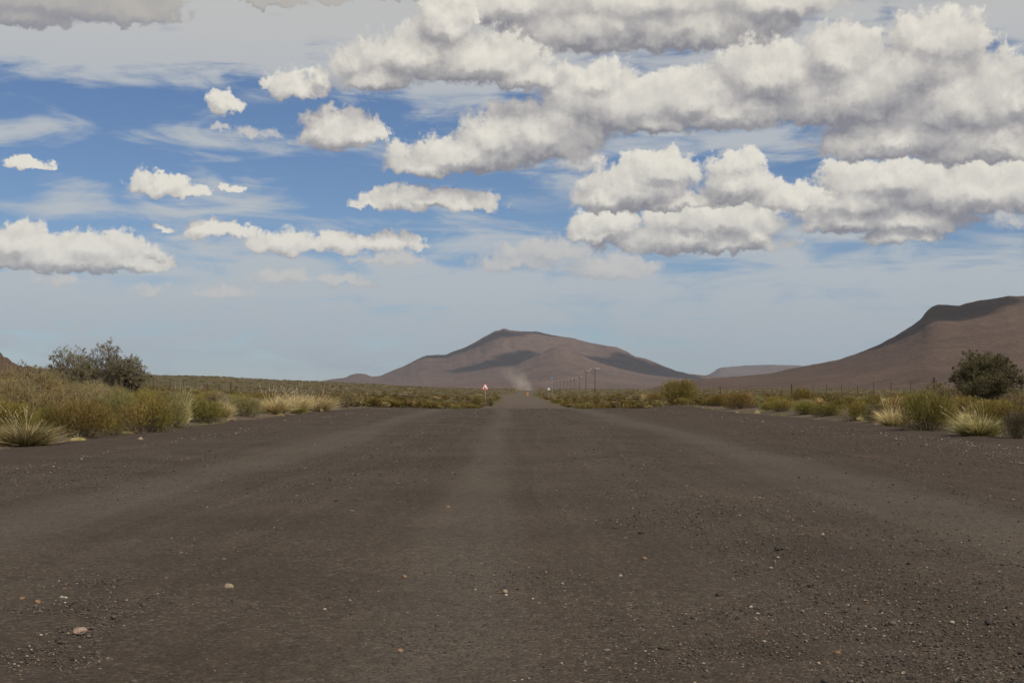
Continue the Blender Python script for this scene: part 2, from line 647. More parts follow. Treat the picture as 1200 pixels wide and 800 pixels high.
# the gravel road
ys = np.concatenate([np.arange(-60, 2, 1.0), np.geomspace(2, 14, 240), np.geomspace(14.05, 70, 220), np.geomspace(70.5, 690, 200)])
nx = 190
T = np.linspace(0, 1, nx)
T = T + 0
YY, TT = np.meshgrid(ys, T, indexing='ij')
edge = (fbm(YY * .6, YY * 0, 3, 3) * .35) * np.clip(40 / np.maximum(YY, 40), .2, 1)
L, RG = road_l(YY) - .35 + edge, road_r(YY) + .35 + edge
XX = L + (RG - L) * TT
ZZ = base_z(YY) + .17 * np.exp(-((XX - 6.9) / .8) ** 2 - ((YY - 57) / 4.5) ** 2)
ec = np.minimum(TT, 1 - TT) * (RG - L)
ZZ = ZZ + .012 + (.10 * (1 - smooth(0, .9, ec)) - .10) * 0 + .006 * fbm(XX * 3, YY * 3, 4, 2) + .012 * fbm(XX * .7, YY * .35, 3, 4)
# windrows of loose stone between the wheel tracks
for wx, wa, ww in ((-1.35, .018, .45), (1.25, .016, .4), (4.1, .028, .7), (-4.3, .024, .8)):
    ZZ = ZZ + wa * np.exp(-((XX - wx) / ww) ** 2) * (1 + .6 * fbm(XX * 5, YY * 2, 3, 8)) * np.interp(YY, [60, 120], [1, 0])
ZZ = ZZ - .10 * (1 - smooth(0, .22, ec)) + .03 * smooth(.1, .8, ec) * (1 - smooth(.8, 2.0, ec)) * (1 + fbm(XX * 2, YY * 2, 2, 6))
V = np.stack([XX, YY, ZZ], -1).reshape(-1, 3)
i, j = np.meshgrid(np.arange(nx - 1), np.arange(len(ys) - 1))
q = (j * nx + i).ravel()
road_me = mesh_np('road', V, np.stack([q, q + 1, q + nx + 1, q + nx], 1), 4, True)


def road_material():
    m, nt, b = material('dark_gravel', .93, .12)
    p = pos(nt)
    sp = nt.nodes.new('ShaderNodeSeparateXYZ')
    nt.links.new(p.s, sp.inputs[0])
    X, Y = E(nt, sp.outputs[0]), E(nt, sp.outputs[1])
    stretch = vmath(nt, 'MULTIPLY', p, (1.0, .14, 1.0))
    wob = (noise(nt, stretch, .5, 3, .5) - .5) * 1.1
    Xw = X + wob
    def band(c, w):
        return ((Xw - c).abs() * (1.0 / w)).step(0.15, 1.0, 1, 0)
    track = band(-.30, .42).max(band(-2.7, .62)).max(band(2.7, .66)).max(band(1.0, .3) * .3).max(band(-1.7, .3) * .25)
    track = track * noise(nt, stretch, 1.1, 4, .6).step(.25, .62, .45, 1)
    patch = noise(nt, p, .55, 5, .6)
    fine = noise(nt, p, 16, 5, .75)
    grit = voronoi(nt, p, 75, 'F1', out='Color')
    gs = nt.nodes.new('ShaderNodeSeparateColor')
    nt.links.new(grit.s, gs.inputs[0])
    g1, g2 = E(nt, gs.outputs[0]), E(nt, gs.outputs[1])
    gd = voronoi(nt, p, 75, 'F1')
    c = mixc(nt, patch.step(.3, .7), (.050, .0370, .0265), (.068, .0510, .0370))
    side = (X + .6).abs().step(3.2, 5.2)
    c = mixc(nt, side * .8, c, (.052, .0345, .0245))
    streak = noise(nt, vmath(nt, 'MULTIPLY', comb(nt, Xw, Y), (5.5, .07, 1)), 1.0, 4, .6)
    c = mixc(nt, streak.step(.42, .72) * .45, c, (.036, .028, .021))
    c = mixc(nt, streak.step(.50, .28) * .25, c, (.100, .080, .062))
    c = mixc(nt, track * .54, c, (.108, .090, .073))
    c = mixc(nt, fine.step(.35, .75) * .55, c, (.027, .022, .018))
    c = mixc(nt, g1.step(.72, .98) * patch.step(.35, .6, .25, .6), c, (.140, .118, .094))
    c = mixc(nt, g2.step(.80, .98) * .50, c, (.020, .018, .016))
    # rusty patches of finer clay
    rust = noise(nt, vmath(nt, 'MULTIPLY', p, (1, .6, 1)), .33, 4, .6).step(.66, .74) * X.abs().step(2.6, 4.0)
    c = mixc(nt, rust * .6, c, (.17, .085, .045))
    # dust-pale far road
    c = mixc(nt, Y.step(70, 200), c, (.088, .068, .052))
    nt.links.new(c.s, b.inputs['Base Color'])
    bump(nt, b, fine * .9 + (1 - gd) * .8 + noise(nt, p, 45, 3, .6) * .5, .012, .9)
    return m


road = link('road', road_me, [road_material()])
tag(road, 'dark gravel road with paler wheel tracks', kind='structure')


def surf_z(x, y):
    """top of whatever lies at x, y: road or ground"""
    x = np.asarray(x, float); y = np.asarray(y, float)
    onroad = (x > road_l(y)) & (x < road_r(y)) & (y < 690)
    zr = base_z(y) + .012 + .17 * np.exp(-((x - 6.9) / .8) ** 2 - ((y - 57) / 4.5) ** 2)
    for wx, wa, ww in ((-1.35, .018, .45), (1.25, .016, .4), (4.1, .028, .7), (-4.3, .024, .8)):
        zr = zr + wa * np.exp(-((x - wx) / ww) ** 2) * np.interp(y, [60, 120], [1, 0])
    return np.where(onroad, zr, ground_z(x, y))


# ------------------------------------------------------------------ mountains
def mountain_material(name, c1, c2, c3, scale):
    m, nt, b = material(name, .95, .05)
    p = pos(nt)
    n1 = noise(nt, p, scale, 5, .6)
    n2 = noise(nt, vmath(nt, 'MULTIPLY', p, (1, 1, 5)), scale * 2.5, 6, .65, dist=.4)
    n3 = noise(nt, p, scale * 18, 5, .7)
    c = mixc(nt, n1.step(.35, .65), c1, c2)
    c = mixc(nt, n2.step(.50, .70) * .7, c, c3)
    c = mixc(nt, n3.step(.42, .70) * .6, c, tuple(v * .5 for v in c1))
    n4 = noise(nt, p, scale * 6, 6, .7)
    c = mixc(nt, n4.step(.50, .68) * .35, c, tuple(v * 1.5 for v in c2))
    nt.links.new(c.s, b.inputs['Base Color'])
    bump(nt, b, n3 + n2 * 2, 1 / scale * .03, .9)
    return m


def mountain(name, profile, D, front, back, mat, label, p=1.5, cliff=0.0, gully=.05, gfreq=.09, seed=1, du=2.0, foot=-6):
    """heightfield whose ridge stands D(u) metres off and shows the given skyline from the road"""
    pu = np.array([a for a, _ in profile], float)
    pz = np.array([HOR - b for _, b in profile], float)
    u = np.arange(pu[0], pu[-1] + du, du)
    H = np.interp(u, pu, pz)
    H = H + fbm(u * .15, u * 0, 4, seed, .65) * .55 * np.clip(H / 20, 0, 1)
    Du = np.interp(u, *zip(*D)) if isinstance(D, (list, tuple)) else np.full(len(u), float(D))
    t = np.concatenate([np.linspace(0, 1, 70), np.linspace(1, 2, 30)[1:]])
    Ug, Tg = np.meshgrid(u, t, indexing='ij')
    Hg, Dg = H[:, None], Du[:, None]
    d = np.where(Tg < 1, Dg - front * (1 - Tg), Dg + back * (Tg - 1))
    s = np.where(Tg < 1, Tg, 2 - Tg)
    g = s ** p
    if cliff:
        g = g * (1 - cliff) + cliff * smooth(.86, .97, s)
    # lower slopes run together instead of carrying every notch of the rim
    kw = int(26 / du) * 2 + 1
    Hs = np.convolve(np.pad(H, kw // 2, 'edge'), np.hanning(kw + 2)[1:-1] / np.hanning(kw + 2).sum(), 'valid')[:, None]
    Hs = np.minimum(Hs, Hg * 1.25 + 4)
    Hg = Hs + (Hg - Hs) * smooth(.55, .97, s)
    top = (EYE + Hg * Dg / F)
    gl = fbm(Ug * gfreq + Tg * 1.5, Tg * 2.5, 4, seed + 3) + .4 * (1 - 2 * np.abs(fbm(Ug * gfreq * 1.7, Tg * 1.2, 3, seed + 9)))
    z = foot + (top - foot) * g + gully * np.maximum(top, 10) * gl * s * (1 - s ** 3) * (Tg < 1.0)
    x = (Ug - 600) / F * d
    V = np.stack([x, d, z], -1).reshape(-1, 3)
    nt_ = len(t)
    i, j = np.meshgrid(np.arange(nt_ - 1), np.arange(len(u) - 1))
    q = (j * nt_ + i).ravel()
    me = mesh_np(name, V, np.stack([q, q + nt_, q + nt_ + 1, q + 1], 1), 4, True)
    o = link(name, me, [mat])
    tag(o, label, kind='structure')
    return o


M_MT1 = mountain_material('mountain_rock', (.098, .062, .044), (.128, .083, .060), (.064, .045, .035), .0016)
M_MT2 = mountain_material('mesa_rock', (.076, .047, .032), (.100, .063, .042), (.052, .036, .026), .004)
M_MT3 = mountain_material('koppie_rock', (.105, .066, .042), (.085, .060, .038), (.06, .043, .028), .03)

mountain('mountain', [(340, 455), (372, 447), (390, 444), (405, 442.5), (411, 439), (418, 437.5), (428, 438), (436, 441), (445, 440.5), (460, 434), (475, 428),
                      (495, 418), (500, 416.3), (522, 415.5), (530, 412), (545, 407), (558, 400), (572, 392), (580, 387.6), (585, 387.2), (589, 385.0),
                      (593, 385.2), (598, 387), (604, 387.4), (612, 388.3), (628, 388.5), (640, 391), (655, 394), (672, 396), (690, 401), (705, 404),
                      (722, 406.5), (735, 412), (745, 418), (757, 420), (775, 427.5), (790, 433.5), (808, 438), (830, 440), (870, 446), (900, 455)],
         10500, 2600, 2500, M_MT1, 'broad flat topped mountain straight ahead beyond the end of the road', p=1.35, cliff=.06, gully=.065, gfreq=.10, seed=4)
mountain('mountain_spur', [(440, 455), (500, 449), (540, 444), (570, 438), (600, 430), (625, 418), (640, 410.5), (650, 406), (658, 404.8), (666, 406.5), (676, 413),
                           (690, 420), (712, 428), (735, 434), (760, 439), (800, 443), (850, 447), (900, 455)],
         8600, 2300, 1500, M_MT1, 'nearer brown spur in front of the central mountain', p=1.25, gully=.06, seed=12)
mountain('mesa', [(760, 455), (800, 446), (840, 442.5), (870, 440.5), (905, 437), (925, 432), (950, 427.5), (980, 422), (1005, 414), (1030, 404), (1052, 392),
                  (1070, 381), (1080, 373.5), (1085, 366), (1092, 359.5), (1100, 356.8), (1112, 357), (1124, 358.3), (1134, 355), (1150, 351.5),
                  (1168, 349.5), (1183, 346.5), (1200, 346.5), (1260, 345), (1350, 346), (1450, 352), (1560, 372), (1700, 410), (1850, 455)],
         4200, 1500, 1800, M_MT2, 'long brown mesa rising on the right with a steep dark rim', p=1.22, cliff=.05, gully=.006, gfreq=.03, seed=21, du=3)
mountain('far_mesa', [(800, 455), (822, 441), (832, 438), (840, 432.5), (844, 430.8), (858, 429.3), (880, 427.8), (905, 427.3), (925, 427.6), (945, 428.5), (975, 430), (1010, 436), (1050, 455)],
         17000, 2500, 2500, M_MT1, 'small pale flat mesa on the skyline between the two mountains', p=1.3, cliff=.15, gully=.04, seed=30, du=1.5)
mountain('koppie', [(-260, 440), (-160, 400), (-80, 396), (-30, 405), (-8, 412), (1, 413), (4, 418), (9, 419), (14, 424), (22, 428), (28, 430), (33, 428), (42, 431), (60, 432), (90, 431),
                    (130, 434), (160, 441), (200, 455)],
         900, 260, 260, M_MT3, 'rocky reddish koppie peeping over the scrub at the far left', p=1.1, cliff=.05, gully=.06, seed=40, du=1.2)

# ------------------------------------------------------------------ haze
def box(name, lo, hi, mats):
    lo, hi = np.array(lo, float), np.array(hi, float)
    c = np.array([[0, 0, 0], [1, 0, 0], [1, 1, 0], [0, 1, 0], [0, 0, 1], [1, 0, 1], [1, 1, 1], [0, 1, 1]]) * (hi - lo) + lo
    f = [[0, 3, 2, 1], [4, 5, 6, 7], [0, 1, 5, 4], [1, 2, 6, 5], [2, 3, 7, 6], [3, 0, 4, 7]]
    return link(name, mesh_np(name, c, f, 4), mats)


HAZE = 2.3e-5
hm = bpy.data.materials.new('haze')
hm.use_nodes = True
hm.node_tree.nodes.remove(hm.node_tree.nodes['Principled BSDF'])
pv = hm.node_tree.nodes.new('ShaderNodeVolumePrincipled')
pv.inputs['Color'].default_value = (.66, .80, 1.0, 1)
pv.inputs['Density'].default_value = HAZE
pv.inputs['Anisotropy'].default_value = 0.2
hm.node_tree.links.new(pv.outputs[0], hm.node_tree.nodes['Material Output'].inputs['Volume'])
haze = box('haze', (-31000, -31000, -9), (31000, 31000, 460), [hm])
tag(haze, kind='stuff')

# ------------------------------------------------------------------ unseen clouds added above the frame to cast shadows on the mountains
def shadow_cloud_mesh(w, d, h, seed):
    g = np.random.default_rng(seed)
    Vs, Fs, n = [], [], 0
    ico = bpy.data.meshes.new('tmp')
    import bmesh
    bm = bmesh.new(); bmesh.ops.create_icosphere(bm, subdivisions=3, radius=1)
    v0 = np.array([v.co[:] for v in bm.verts]); f0 = np.array([[v.index for v in f.verts] for f in bm.faces]); bm.free()
    bpy.data.meshes.remove(ico)
    for k in range(26):
        a = g.random() * 6.283; r = g.random() ** .5
        c = np.array([math.cos(a) * r * w * .42, math.sin(a) * r * d * .42, g.random() * h * .25 * (1 - r)])
        s = np.array([w * .22, d * .22, h * (.7 - .45 * r)]) * (.7 + .5 * g.random())
        vv = v0 * (1 + .18 * fbm(v0[:, :1] * 2.2 + k, v0[:, 1:2] * 2.2 + v0[:, 2:] * 1.7, 4, seed + k))
        vv = vv * s + c
        vv[:, 2] = np.maximum(vv[:, 2], -h * .08)
        Vs.append(vv); Fs.append(f0 + n); n += len(v0)
    return mesh_np('shadow_cloud', np.concatenate(Vs), np.concatenate(Fs), 3, True)


M_SHADOW_CLOUD = simple('shadow_cloud_white', (.85, .85, .86), 1.0, 0.0, 0, .02, .001)


def shade_cloud(px, py, Y, w, d, top, seed):
    x, y, z = at(px, py, Y)
    t = (top - z) / SUN.z
    o = link('shadow_cloud', shadow_cloud_mesh(w, d, min(w, d) * .35, seed), [M_SHADOW_CLOUD])
    o.location = (x + SUN.x * t, y + SUN.y * t, top)
    tag(o, 'cumulus shape added out of view to cast shade on the slopes', kind='structure')


shade_cloud(770, 428, 9600, 900, 1500, 7000, 1)
shade_cloud(690, 415, 9400, 500, 900, 7000, 2)
shade_cloud(585, 434, 9300, 640, 360, 7000, 3)
shade_cloud(625, 418, 9500, 420, 600, 7000, 4)
shade_cloud(548, 404, 10400, 620, 280, 7000, 5)
shade_cloud(632, 389, 10480, 330, 130, 7000, 9)
shade_cloud(1098, 363, 4150, 330, 380, 2800, 6)
shade_cloud(1128, 359, 4200, 150, 150, 2800, 8)

# ------------------------------------------------------------------ plants
def blades(P0, D, Ln, W, bend=None, segs=1, g=rng):
    """thin tapering blades: roots P0, unit directions D, lengths, widths; segs=1 triangle, 2 bent blade (2 quads as 4 tris)"""
    n = len(P0)
    side = np.cross(D, g.normal(size=(n, 3)))
    side /= np.linalg.norm(side, axis=1, keepdims=True) + 1e-9
    a = P0 - side * W[:, None] / 2
    b = P0 + side * W[:, None] / 2
    if segs == 1:
        c = P0 + D * Ln[:, None]
        V = np.stack([a, b, c], 1).reshape(-1, 3)
        return V, np.arange(3 * n).reshape(-1, 3), 3
    pts = [(a, b)]
    cur, d = P0.copy(), D.copy()
    for k in range(1, segs):
        cur = cur + d * (Ln / segs)[:, None]
        d = d + bend / segs
        d /= np.linalg.norm(d, axis=1, keepdims=True)
        w = W * (1 - .55 * k / segs)
        pts.append((cur - side * w[:, None] / 2, cur + side * w[:, None] / 2))
    tip = cur + d * (Ln / segs)[:, None]
    m = 2 * segs + 1
    V = np.zeros((n, m, 3))
    for k, (p, q) in enumerate(pts):
        V[:, 2 * k], V[:, 2 * k + 1] = p, q
    V[:, -1] = tip
    f = []
    for k in range(segs - 1):
        f += [[2 * k, 2 * k + 1, 2 * k + 3], [2 * k, 2 * k + 3, 2 * k + 2]]
    f.append([2 * segs - 2, 2 * segs - 1, 2 * segs])
    f = np.array(f)
    Fc = (np.arange(n)[:, None, None] * m + f[None]).reshape(-1, 3)
    return V.reshape(-1, 3), Fc, m


def unit(v):
    return v / (np.linalg.norm(v, axis=-1, keepdims=True) + 1e-9)


def cols(palette, n, g, jitter=.18):
    pal = np.array(palette, float)
    c = pal[g.integers(0, len(pal), n)]
    return c * (1 + jitter * g.normal(size=(n, 1))).clip(.4, 1.8)


class Soup:
    def __init__(s): s.V, s.F, s.C, s.n = [], [], [], 0
    def add(s, V, Fc, C):
        s.V.append(V); s.F.append(Fc + s.n); s.C.append(C); s.n += len(V)
    def mesh(s, name):
        return mesh_np(name, np.concatenate(s.V), np.concatenate(s.F), 3, False, np.concatenate(s.C))


def tubes(soup, A, B, ra, rb, C):
    """three sided twigs from A to B"""
    A, B = np.asarray(A, float), np.asarray(B, float)
    n = len(A)
    d = unit(B - A)
    s = unit(np.cross(d, np.where(np.abs(d[:, 2:]) < .9, [[0, 0, 1.]], [[1., 0, 0]])))
    t = np.cross(d, s)
    V = np.zeros((n, 6, 3))
    for k in range(3):
        o = s * math.cos(k * 2.0944) + t * math.sin(k * 2.0944)
        V[:, k] = A + o * ra[:, None]
        V[:, k + 3] = B + o * rb[:, None]
    f = []
    for k in range(3):
        l = (k + 1) % 3
        f += [[k, l, l + 3], [k, l + 3, k + 3]]
    Fc = (np.arange(n)[:, None, None] * 6 + np.array(f)[None]).reshape(-1, 3)
    soup.add(V.reshape(-1, 3), Fc, np.repeat(C, 6, 0))


# leaf and twig colours (linear)
OLIVE = [(0.194, 0.161, 0.036), (0.158, 0.141, 0.033), (0.227, 0.176, 0.044), (0.126, 0.119, 0.03), (0.244, 0.172, 0.055)]
GREEN = [(0.131, 0.115, 0.027), (0.165, 0.14, 0.037), (0.109, 0.098, 0.027), (0.187, 0.145, 0.046)]
GREY = [(0.258, 0.208, 0.106), (0.215, 0.173, 0.085), (0.301, 0.24, 0.13), (0.18, 0.149, 0.069), (0.241, 0.208, 0.093)]
SAGE = [(0.216, 0.202, 0.078), (0.259, 0.23, 0.099), (0.173, 0.165, 0.064), (0.285, 0.241, 0.104)]
RUST = [(0.277, 0.18, 0.065), (0.227, 0.155, 0.05), (0.319, 0.204, 0.079), (0.185, 0.147, 0.05)]
STRAW = [(0.676, 0.552, 0.28), (0.579, 0.455, 0.214), (0.75, 0.682, 0.394), (0.483, 0.39, 0.181)]
SEED = [(0.66, 0.572, 0.396), (0.572, 0.495, 0.33), (0.726, 0.638, 0.462)]
TWIG = [(0.15, 0.12, 0.09), (0.112, 0.09, 0.068), (0.195, 0.158, 0.12)]
PALE = [(0.3, 0.27, 0.22), (0.36, 0.33, 0.28)]
DARK = [(0.084, 0.068, 0.037), (0.112, 0.088, 0.046), (0.067, 0.056, 0.031)]


def dome_bush(seed, h=.6, r=.5, n=7600, leaf=.062, width=.0062, pal=OLIVE, upright=.45, stems=60, lump=.35, tips=None, inner=.25, wild=.45):
    """dense broom-like bush: lobes of fine shoots fanning out of woody stems, unit metre size"""
    g = np.random.default_rng(seed)
    wood, leafs = Soup(), Soup()
    # lobes
    nl = 11
    la = g.random(nl) * 6.283
    lr = np.sqrt(g.random(nl)) * r * .62
    lc = np.stack([np.cos(la) * lr, np.sin(la) * lr, h * (.30 + .28 * g.random(nl)) * (1 - .35 * lr / r)], 1)
    ls = np.stack([r * (.34 + .20 * g.random(nl))] * 2 + [h * (.40 + .14 * g.random(nl))], 1)
    k = g.integers(0, nl, n)
    dirs = unit(g.normal(size=(n, 3)) + [0, 0, .35])
    rad = g.random(n) ** inner
    P = lc[k] + dirs * ls[k] * rad[:, None]
    P += g.normal(size=P.shape) * r * .04
    P[:, 2] = np.abs(P[:, 2]) * .97 + .015
    out = unit(P - [0, 0, h * .05])
    D = unit(out * (1 - upright) + np.array([0, 0, upright]) + g.normal(size=(n, 3)) * wild)
    ln = leaf * (.5 + g.random(n)) * (1 + .6 * (rad > .9))
    W = width * (.6 + .8 * g.random(n))
    lobe_pal = cols(pal, nl, g, .10)
    C = .55 * lobe_pal[k] + .45 * cols(pal, n, g)
    if tips is not None:
        m = (g.random(n) < .22) & (P[:, 2] > h * .45)
        C[m] = cols(tips, m.sum(), g)
    # dry brown shoots low down
    m = (g.random(n) < .6) & (P[:, 2] < h * .22)
    C[m] = cols(TWIG, m.sum(), g)
    V, Fc, m_ = blades(P - D * ln[:, None] * .3, D, ln, W, g=g)
    leafs.add(V, Fc, np.repeat(C, m_, 0))
    # stems reach the shoots
    idx = g.integers(0, n, stems)
    base = g.normal(size=(stems, 3)) * [r * .10, r * .10, 0]
    mid = base * .5 + P[idx] * .5 + g.normal(size=(stems, 3)) * r * .05 + [0, 0, h * .06]
    c = cols(TWIG, stems, g)
    rr = np.full(stems, .0055 * (h / .6))
    tubes(wood, base - [0, 0, .03], mid, rr, rr * .7, c)
    tubes(wood, mid, P[idx], rr * .7, rr * .3, c)
    return wood.mesh('stems'), leafs.mesh('foliage')


def twiggy_bush(seed, h=1.0, r=.8, n=5200, levels=5, leaf=.018, pal=GREY, thick=.012, spread=.5, leafn=2, kids=3, first=14, droop=0, leafw=.5, last=3):
    """open bush of branching twigs with tiny leaves along them"""
    g = np.random.default_rng(seed)
    wood, leafs = Soup(), Soup()
    a = g.random(first) * 6.283
    q = np.sqrt(g.random(first)) * .9
    A = np.stack([np.cos(a) * q * r * .16, np.sin(a) * q * r * .16, np.zeros(first) - .03], 1)
    D = unit(np.stack([np.cos(a) * q * r, np.sin(a) * q * r, np.full(first, h * .75)], 1) + g.normal(size=(first, 3)) * .12)
    L = h * .40 * (.7 + .5 * g.random(first))
    Rr = np.full(first, thick)
    for lv in range(levels):
        B = A + D * L[:, None] * .5
        D2 = unit(D + g.normal(size=D.shape) * .16)
        Cc = B + D2 * L[:, None] * .5
        c = cols(TWIG if lv < 3 else [tuple(.6 * np.array(TWIG[0]) + .4 * np.array(pal[0])), TWIG[2]], len(A), g)
        tubes(wood, A, B, Rr, Rr * .85, c)
        tubes(wood, B, Cc, Rr * .85, Rr * .65, c)
        if lv >= 2:
            m = leafn * len(A) * (1 if lv < levels - 1 else last)
            i = g.integers(0, len(A), m)
            t = g.random((m, 1))
            P = np.where(t < .5, A[i] + (B[i] - A[i]) * t * 2, B[i] + (Cc[i] - B[i]) * (t - .5) * 2)
            dd = unit(D[i] + g.normal(size=(m, 3)) * .9 + [0, 0, .2])
            ln = leaf * (.5 + g.random(m))
            V, Fc, m_ = blades(P, dd, ln, ln * leafw, g=g)
            leafs.add(V, Fc, np.repeat(cols(pal, m, g), m_, 0))
        nk = kids if lv < 3 else 2
        i = np.repeat(np.arange(len(A)), nk)
        t = g.random((len(i), 1)) * .6 + .4
        A2 = B[i] + (Cc[i] - B[i]) * t
        A2 = np.where(g.random((len(i), 1)) < .45, Cc[i], A2)
        D = unit(D2[i] + g.normal(size=(len(i), 3)) * spread + [0, 0, .05 - droop * (lv > 2)])
        # keep the crown inside its dome
        lim = np.sqrt((A2[:, 0] / r) ** 2 + (A2[:, 1] / r) ** 2 + (A2[:, 2] / h) ** 2)
        L = L[i] * (.55 + .25 * g.random(len(i))) * np.where(lim > .95, .45, 1)
        Rr = Rr[i] * .60
        A = A2
        if len(A) > n:
            s = g.permutation(len(A))[:n]
            A, D, L, Rr = A[s], D[s], L[s], Rr[s]
    return wood.mesh('branches'), leafs.mesh('foliage')


def grass_tuft(seed, h=.55, r=.26, n=2300, heads=17, green=.5, width=.005, pal=STRAW):
    g = np.random.default_rng(seed)
    base, seeds = Soup(), Soup()
    a = g.random(n) * 6.283
    q = np.sqrt(g.random(n))
    P = np.stack([np.cos(a) * q * r * .45, np.sin(a) * q * r * .45, np.zeros(n) - .01], 1)
    D = unit(np.stack([np.cos(a) * q * r, np.sin(a) * q * r, h * (.50 + .6 * g.random(n))], 1) + g.normal(size=(n, 3)) * .10)
    ln = h * (.30 + .60 * g.random(n) ** 1.2)
    bend = np.stack([np.cos(a), np.sin(a), -np.full(n, .7)], 1) * (.35 + g.random((n, 1)) * .8)
    C = cols(pal, n, g)
    m = g.random(n) < green
    C[m] = cols(SAGE, m.sum(), g)
    short = ln < h * .55
    C[short & (g.random(n) < green)] = cols(GREEN, int(1), g)[0] * 1.2
    V, Fc, k = blades(P, D, ln, width * (.6 + .7 * g.random(n)), bend, 3, g)
    base.add(V, Fc, np.repeat(C, k, 0))
    # stalks with feathery heads leaning the way the wind blows
    for j in range(heads):
        aa = g.random() * 6.283
        p = np.array([math.cos(aa) * r * .3 * g.random(), math.sin(aa) * r * .3 * g.random(), 0])
        lean = np.array([.35 * g.normal() + .30, .3 * g.normal(), 1.0])
        lean /= np.linalg.norm(lean)
        H = h * (.75 + .50 * g.random())
        pts = [p]
        d = lean.copy()
        for s in range(6):
            d = d + np.array([.055, .01, -.035]) * (1 + .4 * g.normal())
            d /= np.linalg.norm(d)
            pts.append(pts[-1] + d * H / 6)
        pts = np.array(pts)
        c = cols(STRAW, 5, g)
        tubes(base, pts[:5], pts[1:6], np.full(5, .0016), np.full(5, .0012), c)
        mm = 46
        t = g.random(mm)
        Q = pts[5] + (pts[6] - pts[5]) * t[:, None] * 1.25
        dd = unit(d + g.normal(size=(mm, 3)) * .38)
        V, Fc, k = blades(Q, dd, .016 * (.6 + .6 * g.random(mm)), np.full(mm, .0032), g=g)
        seeds.add(V, Fc, np.repeat(cols(SEED, mm, g), k, 0))
    off = 0
    for V_, F_, C_ in zip(seeds.V, seeds.F, seeds.C):
        base.add(V_, F_ - off, C_)      # faces were already shifted inside the seed soup
        off += len(V_)
    return (base.mesh('blades'),)


def merged(pair, name):
    """one mesh from a wood + leaf pair, for plants too small in the photograph to show the two apart"""
    Vs, Fs, Cs, n = [], [], [], 0
    for me in pair:
        if me is None: continue
        v = np.zeros(len(me.vertices) * 3, np.float32); me.vertices.foreach_get('co', v)
        l = np.zeros(len(me.loops), np.int32); me.loops.foreach_get('vertex_index', l)
        c = np.zeros(len(me.vertices) * 4, np.float32); me.color_attributes['tint'].data.foreach_get('color', c)
        Vs.append(v.reshape(-1, 3)); Fs.append(l.reshape(-1, 3) + n); Cs.append(c.reshape(-1, 4)[:, :3]); n += len(me.vertices)
    return np.concatenate(Vs), np.concatenate(Fs), np.concatenate(Cs)


KIND = {}
def make_kind(key, parts, mats, builder, seeds, **kw):
    KIND[key] = [tuple((nm, me, mt) for nm, me, mt in zip(parts, builder(s, **kw), mats) if me is not None) for s in seeds]
    for v in KIND[key]:
        for nm, me, mt in v:
            me.materials.append(mt)


SF = (('stems', 'foliage'), (M_TWIG, M_LEAF))
make_kind('olive', *SF, dome_bush, (11, 12, 13, 14), tips=RUST)
make_kind('green', *SF, dome_bush, (21, 22, 23), pal=GREEN + OLIVE[:2], upright=.55, n=7600, leaf=.07, tips=OLIVE)
make_kind('sage', *SF, dome_bush, (31, 32), pal=SAGE, upright=.40, n=7000, leaf=.052, width=.006)
make_kind('rust', *SF, dome_bush, (36, 37), pal=RUST + OLIVE[:1], upright=.5, n=6000, leaf=.06)
make_kind('dark', *SF, dome_bush, (41, 42), pal=DARK + TWIG[:1], upright=.45, n=6400, leaf=.055)
make_kind('tawny', *SF, dome_bush, (81, 82, 83), pal=GREY + GREY + RUST[:1], upright=.35, n=12000, leaf=.050, width=.0042, inner=.4, stems=160, lump=.5, wild=.6)
make_kind('grey', ('branches', 'foliage'), (M_TWIG, M_LEAF), twiggy_bush, (51, 52, 53), h=.6, r=.5, n=3200, leaf=.022, thick=.006, first=22, leafn=3)
BS = (('blades',), (M_STRAW,))
make_kind('tuft', *BS, grass_tuft, (61, 62, 63), green=.72, n=3000)
make_kind('pale_tuft', *BS, grass_tuft, (66, 67), green=.12, heads=24, n=2000)
make_kind('low_tuft', *BS, grass_tuft, (71,), h=.16, r=.20, n=500, heads=0, green=.9, pal=SAGE)

NAMES = {'olive': ('scrub_bush', 'bush'), 'green': ('scrub_bush', 'bush'), 'sage': ('sage_bush', 'bush'), 'rust': ('scrub_bush', 'bush'),
         'dark': ('scrub_bush', 'bush'), 'grey': ('twiggy_bush', 'bush'), 'tawny': ('twiggy_bush', 'bush'), 'tuft': ('grass_tuft', 'grass tuft'),
         'pale_tuft': ('grass_tuft', 'grass tuft'), 'low_tuft': ('grass_tuft', 'grass tuft')}
REF_H = {'olive': .56, 'green': .56, 'sage': .56, 'rust': .56, 'dark': .56, 'grey': .62, 'tawny': .57, 'tuft': .60, 'pale_tuft': .50, 'low_tuft': .13}
REF_R = {'olive': .50, 'green': .50, 'sage': .50, 'rust': .50, 'dark': .50, 'grey': .50, 'tawny': .48, 'tuft': .30, 'pale_tuft': .32, 'low_tuft': .16}
placed = []


def plant(kind, x, y, width, height, label, group=None, parts=True, rz=None, v=None):
    """copies of the thing and its parts, meshes shared"""
    var = KIND[kind][(rng.integers(0, 99) if v is None else v) % len(KIND[kind])]
    nm, cat = NAMES[kind]
    z = float(surf_z(x, y))
    if len(var) == 1:
        e = bpy.data.objects.new(nm, var[0][1])
        COL.objects.link(e)
        e.location = (x, y, z - .01)
        tag(e, label, cat, group)
    else:
        e = empty(nm, (x, y, z - .01), label, cat, group)
    s = width / 2 / REF_R[kind]
    e.scale = (s, s, height / REF_H[kind])
    e.rotation_euler = (0, 0, random.uniform(0, 6.28) if rz is None else rz)
    for n, me, mt in (var if len(var) > 1 else ()):
        o = bpy.data.objects.new(n, me)
        COL.objects.link(o)
        o.parent = e
    placed.append((x, y, width / 2))
    return e


